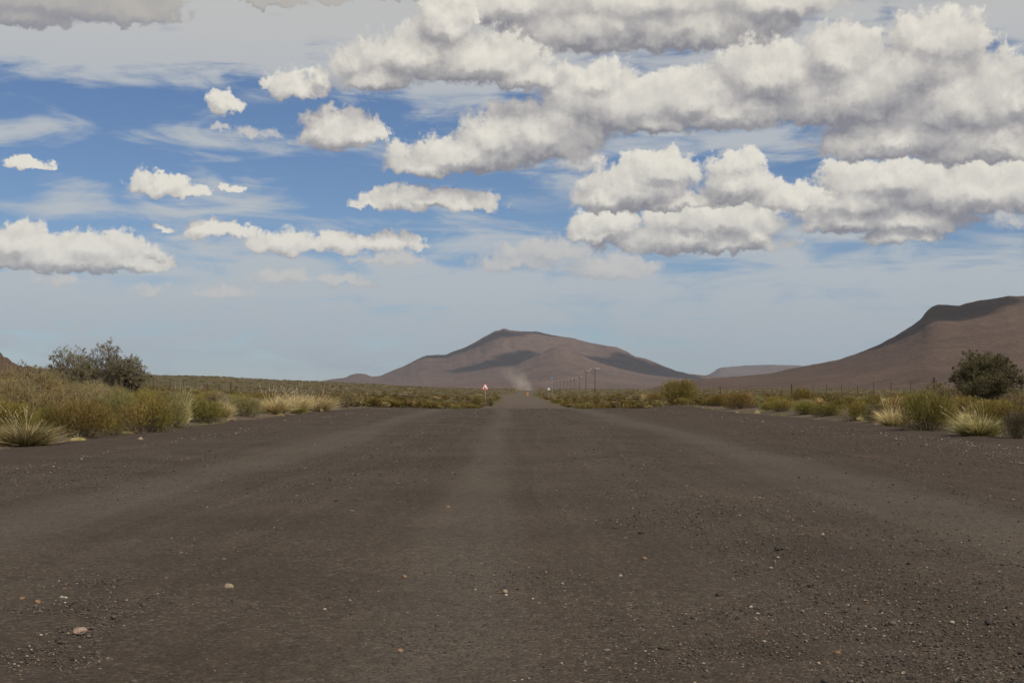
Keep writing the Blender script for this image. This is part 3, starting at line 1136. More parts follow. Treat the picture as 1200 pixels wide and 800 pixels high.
def plant_px(kind, px, pb, w, pt, label, Y=None, **kw):
    """a plant whose foot stands at photograph pixel (px, pb), w pixels wide, its top at pt"""
    if Y is None:
        Y = EYE * F / (pb - HOR)
        for _ in range(12):
            z = float(surf_z(at(px, pb, Y)[0], Y))
            Y = max(3, min(400, (EYE - z) * F / (pb - HOR)))
    x = at(px, pb, Y)[0]
    z = float(surf_z(x, Y))
    top = EYE + (HOR - pt) / F * Y
    return plant(kind, x, Y, w * Y / F, max(top - z, .05), label, **kw)


# left verge, from the near corner outwards
LV = [
 ('tuft', 30, 523, 76, 474, 'big sprawling grass tuft with straw seed stalks at the near left road edge'),
 ('olive', 96, 513, 84, 470, 'olive broom bush just right of the big sprawling left grass tuft'),
 ('green', 62, 512, 60, 476, 'yellow green bush behind the big sprawling left grass tuft'),
 ('olive', 168, 508, 84, 466, 'wide olive brown bush with dark centre second along the left verge'),
 ('green', 128, 511, 40, 484, 'small yellow green bush wedged between two olive bushes on the left verge'),
 ('sage', 205, 503, 46, 468, 'grey green bush right of the wide dark centred bush on the left verge'),
 ('pale_tuft', 212, 499, 22, 458, 'thin upright straw tuft rising between bushes on the left verge'),
 ('green', 240, 496, 56, 468, 'round dark green bush on the left verge before the rounded sage bush'),
 ('low_tuft', 222, 503, 26, 494, 'low bright green clump at the gravel edge beside the thin straw tuft'),
 ('low_tuft', 246, 499, 34, 491, 'low pale green clump at the gravel edge under the round dark green bush'),
 ('sage', 285, 490, 50, 464, 'rounded sage green bush at the left verge before the bright straw grasses'),
 ('pale_tuft', 322, 486, 50, 456, 'first bright straw tuft of the pale grasses along the left verge'),
 ('pale_tuft', 347, 484, 48, 455, 'second bright straw tuft of the pale grasses along the left verge'),
 ('pale_tuft', 373, 482, 50, 455, 'bright straw tuft at the far end of the pale grasses on the left verge'),
 ('green', 352, 485, 20, 476, 'small green clump at the foot of the bright straw grasses'),
 ('grey', 404, 477, 30, 457, 'dull brown twiggy bush just past the bright straw grasses'),
 ('pale_tuft', 430, 476, 24, 463, 'short straw tuft past the dull brown twiggy bush'),
]
for k, px, pb, w, pt, lab in LV:
    plant_px(k, px, pb, w, pt, lab)
# right verge, from the near corner outwards
RV = [
 ('dark', 1193, 514, 48, 480, 'dark brown bush cut by the frame at the near right road edge'),
 ('tuft', 1147, 512, 62, 470, 'grass tuft with long pale leaning plumes at the near right road edge'),
 ('green', 1088, 505, 74, 459, 'large green and yellow bush between the two plumed tufts on the right verge'),
 ('pale_tuft', 1047, 500, 48, 468, 'smaller straw tuft with plumes left of the large green bush on the right verge'),
 ('dark', 1024, 496, 28, 473, 'dark green bush left of the smaller plumed straw tuft on the right verge'),
 ('olive', 1002, 494, 44, 470, 'dense olive bush third along the right verge'),
 ('green', 968, 490, 40, 472, 'low green bush in the hedge like row on the right verge'),
 ('green', 944, 488, 34, 471, 'low dark green bush at the left end of the hedge like right row'),
 ('olive', 916, 485, 34, 468, 'olive bush between the hedge like row and the rust tinted bush'),
 ('rust', 868, 481, 46, 457, 'rust tinted bush on the right verge past the pale gravel berm'),
 ('olive', 838, 478, 30, 461, 'low olive bush between the rust tinted bush and the tall yellow olive bush'),
 ('low_tuft', 852, 479, 16, 473, 'small bright green clump at the foot of the rust tinted bush'),
 ('low_tuft', 898, 484, 20, 478, 'small bright green clump at the gravel edge right of the rust tinted bush'),
 ('olive', 796, 473, 54, 446, 'tall yellow olive bush standing on the gravel berm right of the road'),
 ('rust', 768, 472, 30, 459, 'small rusty bush leaning against the tall yellow olive bush'),
 ('pale_tuft', 757, 472, 12, 456, 'thin pale stalks left of the tall yellow olive bush'),
]
for k, px, pb, w, pt, lab in RV:
    plant_px(k, px, pb, w, pt, lab)

# the tall growth behind the left verge
for k, px, Y, w, pt, lab in [
 ('tawny', 34, 24, 120, 437, 'tall tawny grey bush at the left edge behind the big sprawling grass tuft'),
 ('tawny', -22, 25, 110, 436, 'tall tawny bush cut by the left edge of the view'),
 ('tawny', 96, 27, 84, 447, 'lower tawny bush right of the tall tawny grey bush on the left'),
 ('tawny', -2, 31, 100, 427, 'topmost tawny bush against the koppie at the far left'),
 ('tawny', 62, 34, 90, 430, 'tawny bush between the topmost left bush and the left thorn tree'),
 ('grey', 30, 29, 70, 428, 'bare twigs rising above the tall tawny grey bush at the left'),
 ('sage', 128, 27, 70, 457, 'grey green bush in front of the dark thorn tree at the left'),
 ('tawny', 142, 38, 74, 450, 'tawny twiggy bush under the dark thorn tree at the left'),
 ('tawny', 106, 36, 70, 446, 'tawny bush at the left foot of the dark thorn tree'),
 ('olive', 175, 33, 60, 458, 'olive bush right of the dark thorn tree at the left'),
 ('dark', 192, 44, 34, 459, 'small dark bush in front of the left fence'),
 ('olive', 560, 150, 17, 462, 'olive bush low in front of the red warning sign'),
 ('sage', 575, 156, 15, 464, 'grey green bush at the foot of the red warning sign post'),
 ]:
    x, _, _ = at(px, 470, Y)
    z = float(surf_z(x, Y))
    plant(k, x, Y, w * Y / F, EYE + (HOR - pt) / F * Y - z, lab)
# behind the right verge
for k, px, Y, w, pt, lab in [
 ('grey', 1098, 38, 60, 446, 'pale dead twiggy bush left of the dark round tree on the right'),
 ('rust', 1060, 34, 60, 461, 'tawny bush behind the smaller plumed straw tuft on the right'),
 ('grey', 1188, 34, 50, 458, 'dull brown bush right of the plumed tuft under the dark round tree'),
 ('olive', 935, 58, 44, 455, 'yellowish bush in front of the right fence behind the hedge like row'),
 ('olive', 1130, 33, 60, 465, 'low olive bush behind the plumed tuft at the near right'),
 ]:
    x, _, _ = at(px, 470, Y)
    z = float(surf_z(x, Y))
    plant(k, x, Y, w * Y / F, EYE + (HOR - pt) / F * Y - z, lab)


# ------------------------------------------------------------------ the two small trees
def thorn_tree():
    Y = 46.0
    x, _, _ = at(116, 450, Y)
    z = float(ground_z(x, Y))
    e = empty('thorn_tree', (x, Y, z), 'bushy grey thorn tree with three spiky crowns behind the left verge', 'tree')
    sc = Y / F
    for k, (dx, w, top, s, mul) in enumerate(((-26, 44, 402, 81, 1.0), (6, 44, 401, 82, 1.0), (34, 36, 414, 83, .9))):
        h = EYE + (HOR - top) * sc - z
        w_, l_ = twiggy_bush(s, h=h * .95, r=w * sc * .54, n=16000, levels=7, last=2, leaf=.060, pal=[(.19, .17, .095), (.24, .21, .125), (.14, .125, .07), (.28, .25, .16)],
                             thick=.026, first=20, leafn=2, spread=.46, leafw=.12)
        for nm, me, mt in (('trunk' if k == 0 else 'limb', w_, M_TWIG), ('crown', l_, M_LEAF)):
            me.materials.append(mt)
            o = link(nm, me, [], e)
            o.location = (dx * sc, (k - 1) * .35, 0)
    placed.append((x, Y, 1.3))


def round_tree():
    Y = 40.0
    x, _, _ = at(1154, 450, Y)
    z = float(ground_z(x, Y))
    sc = Y / F
    h = EYE + (HOR - 407) * sc - z
    e = empty('round_tree', (x, Y, z), 'dark dense round crowned small tree in front of the mesa on the right', 'tree')
    pal = [(.115, .100, .048), (.145, .128, .062), (.085, .078, .038), (.17, .15, .08)]
    w_, l_ = twiggy_bush(91, h=h * .97, r=41 * sc, n=9000, levels=7, leaf=.06, pal=pal, thick=.035, first=16, leafn=3, spread=.6, leafw=.16)
    for nm, me, mt in (('trunk', w_, M_TWIG), ('crown', l_, M_LEAF)):
        me.materials.append(mt)
        link(nm, me, [], e)
    # foliage clumps that round the crown out
    g = np.random.default_rng(5)
    so = Soup()
    for k in range(34):
        a, q = g.random() * 6.283, g.random() ** .5
        c = np.array([math.cos(a) * q * 35 * sc, math.sin(a) * q * 35 * sc, 0])
        c[2] = h * (.20 + .66 * math.sqrt(max(0, 1 - q * q)) * g.random() ** .35)
        n = 650
        rr = (6 + 6 * g.random()) * sc
        P = c + unit(g.normal(size=(n, 3))) * (g.random((n, 1)) ** .4) * rr * [1.15, 1.15, .8]
        D = unit(P - [0, 0, h * .3] + g.normal(size=(n, 3)) * .8)
        ln = .075 * (.5 + g.random(n))
        V, Fc, m_ = blades(P, D, ln, ln * .15, g=g)
        so.add(V, Fc, np.repeat(cols(pal, n, g, .22) * (.85 + .35 * g.random()), m_, 0))
    me = so.mesh('leaves'); me.materials.append(M_LEAF)
    link('leaf_clumps', me, [], [c for c in bpy.data.objects if c.parent == e and c.name.startswith('crown')][0])
    placed.append((x, Y, 1.3))


thorn_tree()
round_tree()

# ------------------------------------------------------------------ scrub on both sides
SPOTS = []
def try_spot(px_rng, Y0, Y1, wmin, wmax, minoff):
    Y = math.exp(random.uniform(math.log(Y0), math.log(Y1)))
    px = random.uniform(*px_rng)
    x = (px - 600) / F * Y
    w = random.uniform(wmin, wmax)
    if x > road_l(Y) - w * .5 - minoff and x < road_r(Y) + w * .5 + minoff and not (x > 8.5 or x < -7.2) * 0:
        return None
    for (a, b, r) in placed:
        if (a - x) ** 2 + (b - Y) ** 2 < (.62 * (r + w / 2)) ** 2:
            return None
    return x, Y, w


def scatter(n, px_rng, Y0, Y1, wr, hr, kinds, label, group, minoff=.1):
    k = 0
    for _ in range(n * 12):
        if k >= n: break
        s = try_spot(px_rng, Y0, Y1, *wr, minoff)
        if s is None: continue
        x, Y, w = s
        kd = random.choice(kinds)
        lo, hi = hr
        look = LOOK[kd]
        place = label(x, Y)
        plant(kd, x, Y, w if 'tuft' not in kd else w * .55, random.uniform(lo, hi) * (w / wr[1]) ** .4, look + ' ' + place, group)
        k += 1


LOOK = {'olive': 'olive brown bush', 'green': 'yellow green bush', 'rust': 'rusty tan bush', 'sage': 'grey green bush', 'dark': 'dark brown bush',
        'grey': 'bare twiggy grey bush', 'tawny': 'fine twigged tawny bush', 'pale_tuft': 'dry straw tuft', 'tuft': 'straw and green tuft'}
def px_of(x, Y): return 600 + F * x / Y
MARKS_L = [(30, 'the big sprawling left tuft'), (96, 'the first olive bush of the left verge'), (168, 'the wide dark centred left bush'), (240, 'the round dark green left bush'),
           (285, 'the rounded sage left bush'), (347, 'the bright straw grasses'), (404, 'the dull brown left bush')]
MARKS_R = [(796, 'the tall yellow olive bush'), (868, 'the rust tinted right bush'), (930, 'the hedge like right row'), (1002, 'the dense olive right bush'),
           (1047, 'the smaller plumed right tuft'), (1088, 'the large green right bush'), (1150, 'the near right plumed tuft'), (1205, 'the dark bush at the right edge')]
def mark(ms, px): return min(ms, key=lambda m: abs(m[0] - px))[1]
def side_place(ms):
    def f(x, Y):
        how = 'close behind' if Y < 32 else 'some way behind' if Y < 45 else 'far behind'
        return how + ' ' + mark(ms, px_of(x, Y))
    return f
def far_place(x, Y):
    px = px_of(x, Y)
    where = ('behind the last left straw tuft' if px < 450 else 'left of the red warning sign' if px < 545 else 'around the red warning sign' if px < 600 else
             'right beside the far road' if px < 665 else 'below the nearest telegraph pole' if px < 720 else 'left of the tall yellow olive bush' if px < 780 else 'behind the tall yellow olive bush')
    return ('just beyond the crest ' if Y < 105 else 'farther out on the plain ' if Y < 145 else 'far out on the plain ') + where
L1, G1 = side_place(MARKS_L), 'scrub plants behind the left verge'
L2, G2 = side_place(MARKS_R), 'scrub plants behind the right verge'
L3, G3 = far_place, 'scrub plants beyond the crest of the road'
scatter(92, (-60, 430), 21, 66, (.7, 1.3), (.38, .66), ['olive', 'olive', 'rust', 'tawny', 'tawny', 'grey', 'sage', 'pale_tuft'], L1, G1)
scatter(80, (780, 1270), 23, 66, (.6, 1.2), (.32, .52), ['olive', 'olive', 'rust', 'tawny', 'sage', 'green', 'pale_tuft'], L2, G2)
scatter(100, (380, 850), 72, 190, (.8, 1.6), (.34, .56), ['olive', 'green', 'rust', 'tawny', 'dark', 'olive', 'rust'], L3, G3, .2)
# weeds creeping out over the gravel edge
for k in range(46):
    left = k % 2 == 0
    Y = math.exp(random.uniform(math.log(16 if left else 21), math.log(60)))
    x = (float(road_l(Y)) + random.uniform(-.5, .35)) if left else (float(road_r(Y)) + random.uniform(-.35, .5))
    kd = random.choice(['low_tuft', 'low_tuft', 'low_tuft', 'pale_tuft'])
    plant(kd, x, Y, random.uniform(.14, .30) * (.7 if kd == 'pale_tuft' else 1), random.uniform(.06, .13) * (1.5 if kd == 'pale_tuft' else 1),
          ('tiny straw tuft' if kd == 'pale_tuft' else 'tiny green weed') + ' on the gravel before ' + mark(MARKS_L if left else MARKS_R, px_of(x, Y)),
          'tiny weed tufts along the gravel edges')
# beyond these the bushes run together
FAR = []
for kd in ('olive', 'green', 'rust', 'sage', 'grey', 'pale_tuft', 'dark'):
    for s in (301, 302):
        g_ = {'olive': dict(pal=OLIVE), 'green': dict(pal=GREEN + OLIVE), 'rust': dict(pal=RUST + OLIVE), 'sage': dict(pal=SAGE), 'grey': dict(pal=GREY), 'dark': dict(pal=DARK + OLIVE), 'pale_tuft': dict(pal=STRAW)}[kd]
        me = dome_bush(s + len(kd), wild=.3, n=150, leaf=.22, width=.055, stems=6, **g_)
        FAR.append((merged(me, 'x'), 1.0))
soup = Soup()
gfar = np.random.default_rng(77)
wts = np.array([5, 5, 4, 4, 3, 3, 3, 3, 3, 3, .7, .7, 1.2, 1.2]); wts = wts / wts.sum()
cnt = 0
for _ in range(14000):
    Y = float(np.exp(gfar.uniform(np.log(62), np.log(780))))
    px = gfar.uniform(-80, 1280)
    x = (px - 600) / F * Y
    w = gfar.uniform(.6, 1.7) * (1 + (Y > 300) * .5)
    if road_l(Y) - w * .5 - .3 < x < road_r(Y) + w * .5 + .3: continue
    if float(fbm(x * .06, Y * .03, 2, 55)) < gfar.uniform(-1.0, .15): continue
    k = gfar.choice(len(FAR), p=wts)
    (V, Fc, Cc), _s = FAR[k]
    if Y > 260:      # fewer, larger shoots where a bush is a few pixels
        pick_ = gfar.random(len(Fc)) < .40
        Fc = Fc[pick_]
    a = gfar.uniform(0, 6.28)
    h = gfar.uniform(.18, .44) * (.8 if Y > 300 else 1)
    Rm = np.array([[math.cos(a), -math.sin(a), 0], [math.sin(a), math.cos(a), 0], [0, 0, 1]])
    used = np.unique(Fc)
    remap = np.zeros(len(V), np.int64); remap[used] = np.arange(len(used))
    Vv = (V[used] @ Rm.T) * [w, w, h / .6] + [x, Y, float(surf_z(x, Y))]
    soup.add(Vv, remap[Fc], Cc[used] * (gfar.uniform(.5, .95) if Y < 260 else gfar.uniform(.62, .85)) * np.array([1.04, .96, .9]))
    cnt += 1
me = soup.mesh('scrubland'); me.materials.append(M_LEAF)
sl = link('scrubland', me)
tag(sl, 'low scrub covering the plain as far as the mountains', kind='stuff')
print('far bushes', cnt, 'tris', len(me.polygons), 'placed', len(placed))

# ------------------------------------------------------------------ stones
def stone_shape(seed, sub=2):
    import bmesh
    g = np.random.default_rng(seed)
    bm = bmesh.new(); bmesh.ops.create_icosphere(bm, subdivisions=sub, radius=.5)
    v = np.array([q.co[:] for q in bm.verts]); f = np.array([[q.index for q in p.verts] for p in bm.faces]); bm.free()
    for _ in range(7):       # chip flat facets off
        n = unit(g.normal(size=3)); d = .28 + .14 * g.random()
        t = v @ n
        v = v - np.outer(np.maximum(t - d, 0), n)
    v *= 1 + .05 * g.normal(size=(len(v), 1))
    return v, f


def stone_material(name, col):
    m, nt, b = material(name, .85, .2)
    o = ocoord(nt)
    c = mixc(nt, noise(nt, o, 4, 5, .65).step(.3, .7), tuple(x * .7 for x in col), tuple(min(x * 1.2, .9) for x in col))
    nt.links.new(c.s, b.inputs['Base Color'])
    bump(nt, b, noise(nt, o, 14, 4, .7), .05, .6)
    return m


M_ST = {k: stone_material('stone_' + k, c) for k, c in
        {'pink': (.27, .19, .15), 'tan': (.23, .18, .125), 'grey': (.085, .076, .068), 'orange': (.20, .125, .075), 'pale': (.28, .245, .20), 'dark': (.042, .036, .031)}.items()}
ST = [(93, 751, 19, 8, 'pink', 'largest flat pinkish stone near the lower left corner of the road'),
      (268, 696, 12, 8, 'tan', 'round tan stone alone on the road between the left track and centre'),
      (592, 697, 7, 5, 'tan', 'small yellowish stone just right of the middle wheel track'),
      (525, 597, 6, 4, 'orange', 'small orange stone on the centre track farther up the road'),
      (474, 679, 7, 4, 'orange', 'rusty stone left of the centre wheel track'),
      (133, 733, 7, 5, 'grey', 'grey pebble right of and above the largest flat pinkish stone'),
      (26, 707, 7, 5, 'orange', 'orange stone nearest the left edge of the road view'),
      (44, 712, 7, 5, 'orange', 'orange stone just right of the leftmost orange stone'),
      (72, 707, 6, 4, 'pale', 'pale buff stone right of the pair of orange stones at the left'),
      (755, 658, 6, 4, 'orange', 'rust red stone between the centre and the right track'),
      (732, 634, 6, 4, 'grey', 'grey stone up the road from the rust red stone'),
      (727, 678, 5, 4, 'pale', 'small pale stone below the rust red stone right of centre'),
      (980, 772, 9, 5, 'orange', 'orange sliver of stone near the lower right of the road'),
      (843, 702, 9, 5, 'dark', 'black stone right of centre low in the view'),
      (911, 650, 10, 5, 'dark', 'black stone on the loose gravel left of the right track'),
      (1158, 736, 9, 6, 'dark', 'dark stone by the lower right corner of the road'),
      (114, 762, 8, 5, 'grey', 'bluish grey pebble below and right of the largest flat pinkish stone'),
      (334, 745, 8, 5, 'dark', 'dark stone on the road between the tan stone and the bottom edge'),
      (1065, 664, 6, 4, 'dark', 'blackish stone right of the right wheel track'),
      (164, 517, 7, 5, 'pink', 'pinkish stone at the gravel edge below the wide dark centred bush')]
for k, (px, py, w, h, kd, lab) in enumerate(ST):
    Y = EYE * F / (py - HOR)
    x, _, _ = at(px, py, Y)
    sc = Y / F
    v, f = stone_shape(400 + k)
    v = v * [w * sc * 1.1, w * sc * .8, h * sc * 1.2]
    me = mesh_np('stone', v, f, 3, False)
    o = link('stone', me, [M_ST[kd]])
    o.location = (x, Y, float(surf_z(x, Y)) + h * sc * .35)
    tag(o, lab, 'stone', 'larger stones lying on the gravel')

# loose stone strewn over the road, thicker on the windrows and the shoulders
gs = np.random.default_rng(99)
shapes = [stone_shape(500 + k, 1) for k in range(8)]
N = 100000
Yp = np.exp(gs.uniform(np.log(3.4), np.log(62), N * 4))
Xp = gs.uniform(-.42, .42, N * 4) * Yp * 1.02
ok = (Xp > road_l(Yp) - .6) & (Xp < road_r(Yp) + .6)
dens_ = .46 + .25 * fbm(Xp * .8, Yp * .3, 3, 60)
for wx, ww in ((-1.35, .55), (1.25, .5), (4.1, 1.0), (-4.3, 1.1)):
    dens_ = dens_ + .40 * np.exp(-((Xp - wx) / ww) ** 2)
for tx, tw in ((-.3, .45), (-2.75, .6), (2.75, .65)):
    dens_ = dens_ * (1 - .75 * np.exp(-((Xp - tx) / tw) ** 2))
dens_ = dens_ + 1.0 * ((Xp < -5.2) | (Xp > 6.2))
ok &= gs.random(N * 4) < dens_
Xp, Yp = Xp[ok][:N], Yp[ok][:N]
n = len(Xp)
size = np.clip(gs.lognormal(np.log(.0052), .42, n), .0025, .03) * (1 + Yp / 26)
big = gs.random(n) < .006
size[big] *= 1.9
cs = np.array([(.064, .053, .043), (.048, .041, .035), (.088, .074, .060), (.13, .11, .088), (.24, .20, .16), (.17, .10, .060), (.034, .030, .027)])
ci = gs.choice(len(cs), n, p=[.33, .25, .17, .10, .055, .025, .07])
edge_ = (Xp < -4.6) | (Xp > 5.2)
pale_ = edge_ & (gs.random(n) < .22)
ci = np.where(pale_, 4, ci)
size = np.where(pale_, size * 1.5, size)
cc = cs[ci] * (1 + .2 * gs.normal(size=(n, 1))).clip(.5, 1.6)
Zp = surf_z(Xp, Yp)
so = Soup()
for k, (v, f) in enumerate(shapes):
    m = np.where((np.arange(n) % len(shapes)) == k)[0]
    a = gs.uniform(0, 6.28, len(m))
    ca, sa = np.cos(a), np.sin(a)
    s3 = size[m, None, None] * np.stack([np.ones(len(m)), .6 + .4 * gs.random(len(m)), .40 + .3 * gs.random(len(m))], 1)[:, None, :]
    vv = v[None] * s3
    vx = vv[..., 0] * ca[:, None] - vv[..., 1] * sa[:, None]
    vy = vv[..., 0] * sa[:, None] + vv[..., 1] * ca[:, None]
    vz = vv[..., 2] + (Zp[m] + size[m] * .12)[:, None]
    V = np.stack([vx + Xp[m, None], vy + Yp[m, None], vz], -1).reshape(-1, 3)
    Fc = (np.arange(len(m))[:, None, None] * len(v) + f[None]).reshape(-1, 3)
    so.add(V, Fc, np.repeat(cc[m], len(v), 0))
m_, nt_, b_ = material('loose_stone', .9, .15)
a_ = nt_.nodes.new('ShaderNodeAttribute'); a_.attribute_name = 'tint'
nt_.links.new(a_.outputs['Color'], b_.inputs['Base Color'])
me = so.mesh('loose_gravel'); me.materials.append(m_)
tag(link('loose_gravel', me), 'loose stones strewn over the gravel road', kind='stuff')

# ------------------------------------------------------------------ fences
M_POST = simple('weathered_steel', (.085, .062, .050), .8, .2, 0, .3, 6)
M_WIRE = simple('fence_wire', (.14, .13, .12), .6, .4, .5, .1, 4)
M_WOOD = simple('creosoted_wood', (.075, .050, .036), .85, .2, 0, .3, 3)


def prism(bm_list, a, b, ra, rb, sides=6):
    a, b = Vector(a), Vector(b)
    d = (b - a).normalized()
    s = d.cross(Vector((0, 0, 1)) if abs(d.z) < .9 else Vector((1, 0, 0))).normalized()
    t = d.cross(s)
    V, Fc = bm_list
    n = len(V)
    for k in range(sides):
        o = s * math.cos(k * 2 * math.pi / sides) + t * math.sin(k * 2 * math.pi / sides)
        V.append(a + o * ra); V.append(b + o * rb)
    for k in range(sides):
        i, j = n + 2 * k, n + 2 * ((k + 1) % sides)
        Fc.append([i, j, j + 1, i + 1])
    Fc.append([n + 2 * k + 1 for k in range(sides)])
    Fc.append([n + 2 * k for k in reversed(range(sides))])


def poly(name, bl, mats, parent=None, smooth_=False):
    me = bpy.data.meshes.new(name)
    me.from_pydata([tuple(v) for v in bl[0]], [], bl[1])
    if smooth_:
        for p in me.polygons: p.use_smooth = True
    me.update()
    return link(name, me, mats, parent)


def fence(points, label):
    e = empty('wire_fence', (points[0][0], points[0][1], float(ground_z(*points[0][:2]))), label, 'fence')
    base = e.location
    tops = []
    for k, (x, y) in enumerate(points):
        z = float(ground_z(x, y))
        strong = (k % 9 == 4)
        h = 1.65 if strong else 1.42 + random.uniform(-.05, .05)
        lean = random.uniform(-.03, .03)
        bl = ([], [])
        r = .085 if strong else .034
        prism(bl, (x - base.x, y - base.y, z - base.z - .1), (x - base.x + lean, y - base.y, z - base.z + h), r, r * .9, 6)
        poly('post', bl, [M_POST if not strong else M_WOOD], e)
        tops.append((x, y, z))
    for lv in (.35, .65, .9, 1.15, 1.35):
        bl = ([], [])
        for a, b in zip(tops[:-1], tops[1:]):
            p = (a[0] - base.x, a[1] - base.y, a[2] - base.z + lv)
            q = (b[0] - base.x, b[1] - base.y, b[2] - base.z + lv)
            m = ((p[0] + q[0]) / 2, (p[1] + q[1]) / 2, (p[2] + q[2]) / 2 - .015)
            prism(bl, p, m, .0035, .0035, 3); prism(bl, m, q, .0035, .0035, 3)
        poly('wire', bl, [M_WIRE], e)


fence([(27.0 + .1 * math.sin(k), 70 + 5.2 * k) for k in range(40)], 'wire fence on thin rusty posts running along the right side of the road')
fence([(-27.5 + .1 * math.sin(k), 74 + 5.0 * k) for k in range(36)], 'wire fence on thin rusty posts crossing the slope on the left')

# ------------------------------------------------------------------ telegraph poles
M_INS = simple('porcelain', (.72, .72, .70), .25, .5, 0, .05, 5)
PL = [(697, 432, 468), (686.5, 434.5, 560), (679, 441.5, 760), (673, 443.3, 930), (668.5, 444.2, 1060), (664.5, 445, 1180), (660.5, 445.4, 1300), (656.5, 445.8, 1450), (652.5, 446.2, 1600), (648.5, 446.6, 1800)]
PLAB = ['tallest nearest telegraph pole with a white insulated crossarm', 'second telegraph pole just left of the tallest pole',
        'third telegraph pole in the line receding left of the tallest pole', 'fourth telegraph pole in the receding line',
        'fifth telegraph pole in the receding line'] + ['tiny distant telegraph pole at the far end of the line'] * 5
pole_tops = []
for k, (px, pt, Y) in enumerate(PL):
    x, _, zt = at(px, pt, Y)
    zg = float(ground_z(x, Y)) - .4
    zg = min(zg, zt - 7.0)
    h = zt - zg
    e = empty('telegraph_pole', (x, Y, zg), PLAB[k], 'telegraph pole', 'telegraph poles in a line across the plain')
    f_ = 1 + Y / 6000
    bl = ([], []); prism(bl, (0, 0, -.5), (.12, 0, h), (.13 if k < 2 else .10) * f_, .085 * f_, 8); poly('pole', bl, [M_WOOD], e)
    bl = ([], []); prism(bl, (-1.35, 0, h - .25), (1.6, 0, h - .25), .055 * f_, .055 * f_, 4); arm = poly('crossarm', bl, [M_WOOD], e)
    bl = ([], []); prism(bl, (-.1, 0, h - 1.9), (-1.1, 0, h - 1.55), .05, .05, 4)
    if k == 0: poly('brace', bl, [M_WOOD], e)
    tips = []
    for ix in (-1.25, .35, .95, 1.5):
        bl = ([], [])
        prism(bl, (ix, 0, h - .18), (ix, 0, h - .06), .03, .03, 6)
        prism(bl, (ix, 0, h - .06), (ix, 0, h + .12), .13 * f_, .10 * f_, 8)
        prism(bl, (ix, 0, h + .12), (ix, 0, h + .24), .06, .11 * f_, 8)
        poly('insulator', bl, [M_INS], arm)
        tips.append(Vector((x + ix, Y, zg + h + .12)))
    pole_tops.append(tips)
lines = empty('telegraph_wires', tuple(pole_tops[0][0]), 'thin wires strung between the telegraph poles', 'wires')
for c in range(4):
    bl = ([], [])
    chain = [pole_tops[0][c] + Vector((26, -110, .3))] * 0 + [t[c] for t in pole_tops]
    o0 = pole_tops[0][0]
    for a, b in zip(chain[:-1], chain[1:]):
        prev = a
        for s in range(1, 9):
            t = s / 8
            p = a.lerp(b, t) - Vector((0, 0, 4 * .6 * t * (1 - t)))
            prism(bl, prev - o0, p - o0, .007, .007, 3)
            prev = p
    poly('wire', bl, [M_WIRE], lines)

# ------------------------------------------------------------------ road signs
M_WHITE = simple('sign_white', (.78, .78, .76), .5, .4, 0, .03, 3)
M_RED = simple('sign_red', (.55, .035, .030), .5, .4, 0, .06, 3)
M_BLACK = simple('sign_black', (.02, .02, .02), .6, .3, 0, .05, 3)
M_BACK = simple('sign_back_grey', (.50, .52, .52), .5, .4, .2, .08, 3)
M_ORANGE = simple('marker_orange', (.50, .19, .03), .5, .4, 0, .05, 3)
M_BLUE = simple('sign_blue', (.06, .26, .50), .5, .4, 0, .05, 3)
M_GALV = simple('galvanised', (.32, .31, .29), .55, .4, .3, .1, 6)


def tri(cx, cz, s, r=.06):
    """rounded triangle, point up"""
    pts = []
    R_ = s / math.sqrt(3)
    for k in range(3):
        a = math.pi / 2 + k * 2 * math.pi / 3
        c = ((R_ - 2 * r) * math.cos(a), (R_ - 2 * r) * math.sin(a))
        for j in range(-3, 4):
            b = a + j * math.pi / 9
            pts.append((cx + c[0] + r * math.cos(b), cz + c[1] + r * math.sin(b)))
    return pts


def plate(pts, y0, y1):
    n = len(pts)
    V = [Vector((x, y0, z)) for x, z in pts] + [Vector((x, y1, z)) for x, z in pts]
    Fc = [list(range(n)), list(range(2 * n - 1, n - 1, -1))]
    for k in range(n):
        l = (k + 1) % n
        Fc.append([l, k, k + n, l + n])
    return (V, Fc)


def warning_sign(px, pc, Y, size, label, seen_front=True, rot=0.0, post=True):
    x, _, zc = at(px, pc, Y)
    zg = float(ground_z(x, Y))
    e = empty('warning_sign', (x, Y, zg), label, 'road sign')
    c = zc - zg
    poly('plate', plate(tri(0, c, size, .05), 0, .012), [M_RED if seen_front else M_BACK], e)
    if seen_front:
        face = poly('white_face', plate(tri(0, c, size * .70, .03), -.006, -.002), [M_WHITE], e)
        # black pictogram: loose stones thrown up beside a car wheel
        pic = empty('pictogram', (0, 0, 0), None, None)
        pic.parent = e
        def disc(cx, cz, r, n=12):
            return [(cx + r * math.cos(2 * math.pi * k / n), cz + r * math.sin(2 * math.pi * k / n)) for k in range(n)]
        bl = ([], [])
        for pts in ([(-.16, c - .13), (.0, c - .13), (.0, c - .02), (-.04, c + .02), (-.12, c + .03), (-.16, c - .03)],
                    disc(.11, c - .10, .045), disc(.15, c - .03, .02), disc(.06, c - .03, .018), disc(-.12, c - .13, .035), disc(-.035, c - .13, .035)):
            q = plate(pts, -.012 - .001 * (len(bl[0]) % 7), -.008)
            n = len(bl[0]); bl[0].extend(q[0]); bl[1].extend([[i + n for i in f] for f in q[1]])
        COL.objects.unlink(pic); bpy.data.objects.remove(pic)
        poly('pictogram', bl, [M_BLACK], face)
    bl = ([], []); prism(bl, (0, .05, -.3), (0, .05, c + size * .35), .032, .032, 8); poly('post', bl, [M_GALV], e)
    e.rotation_euler = (0, 0, rot)
    return e


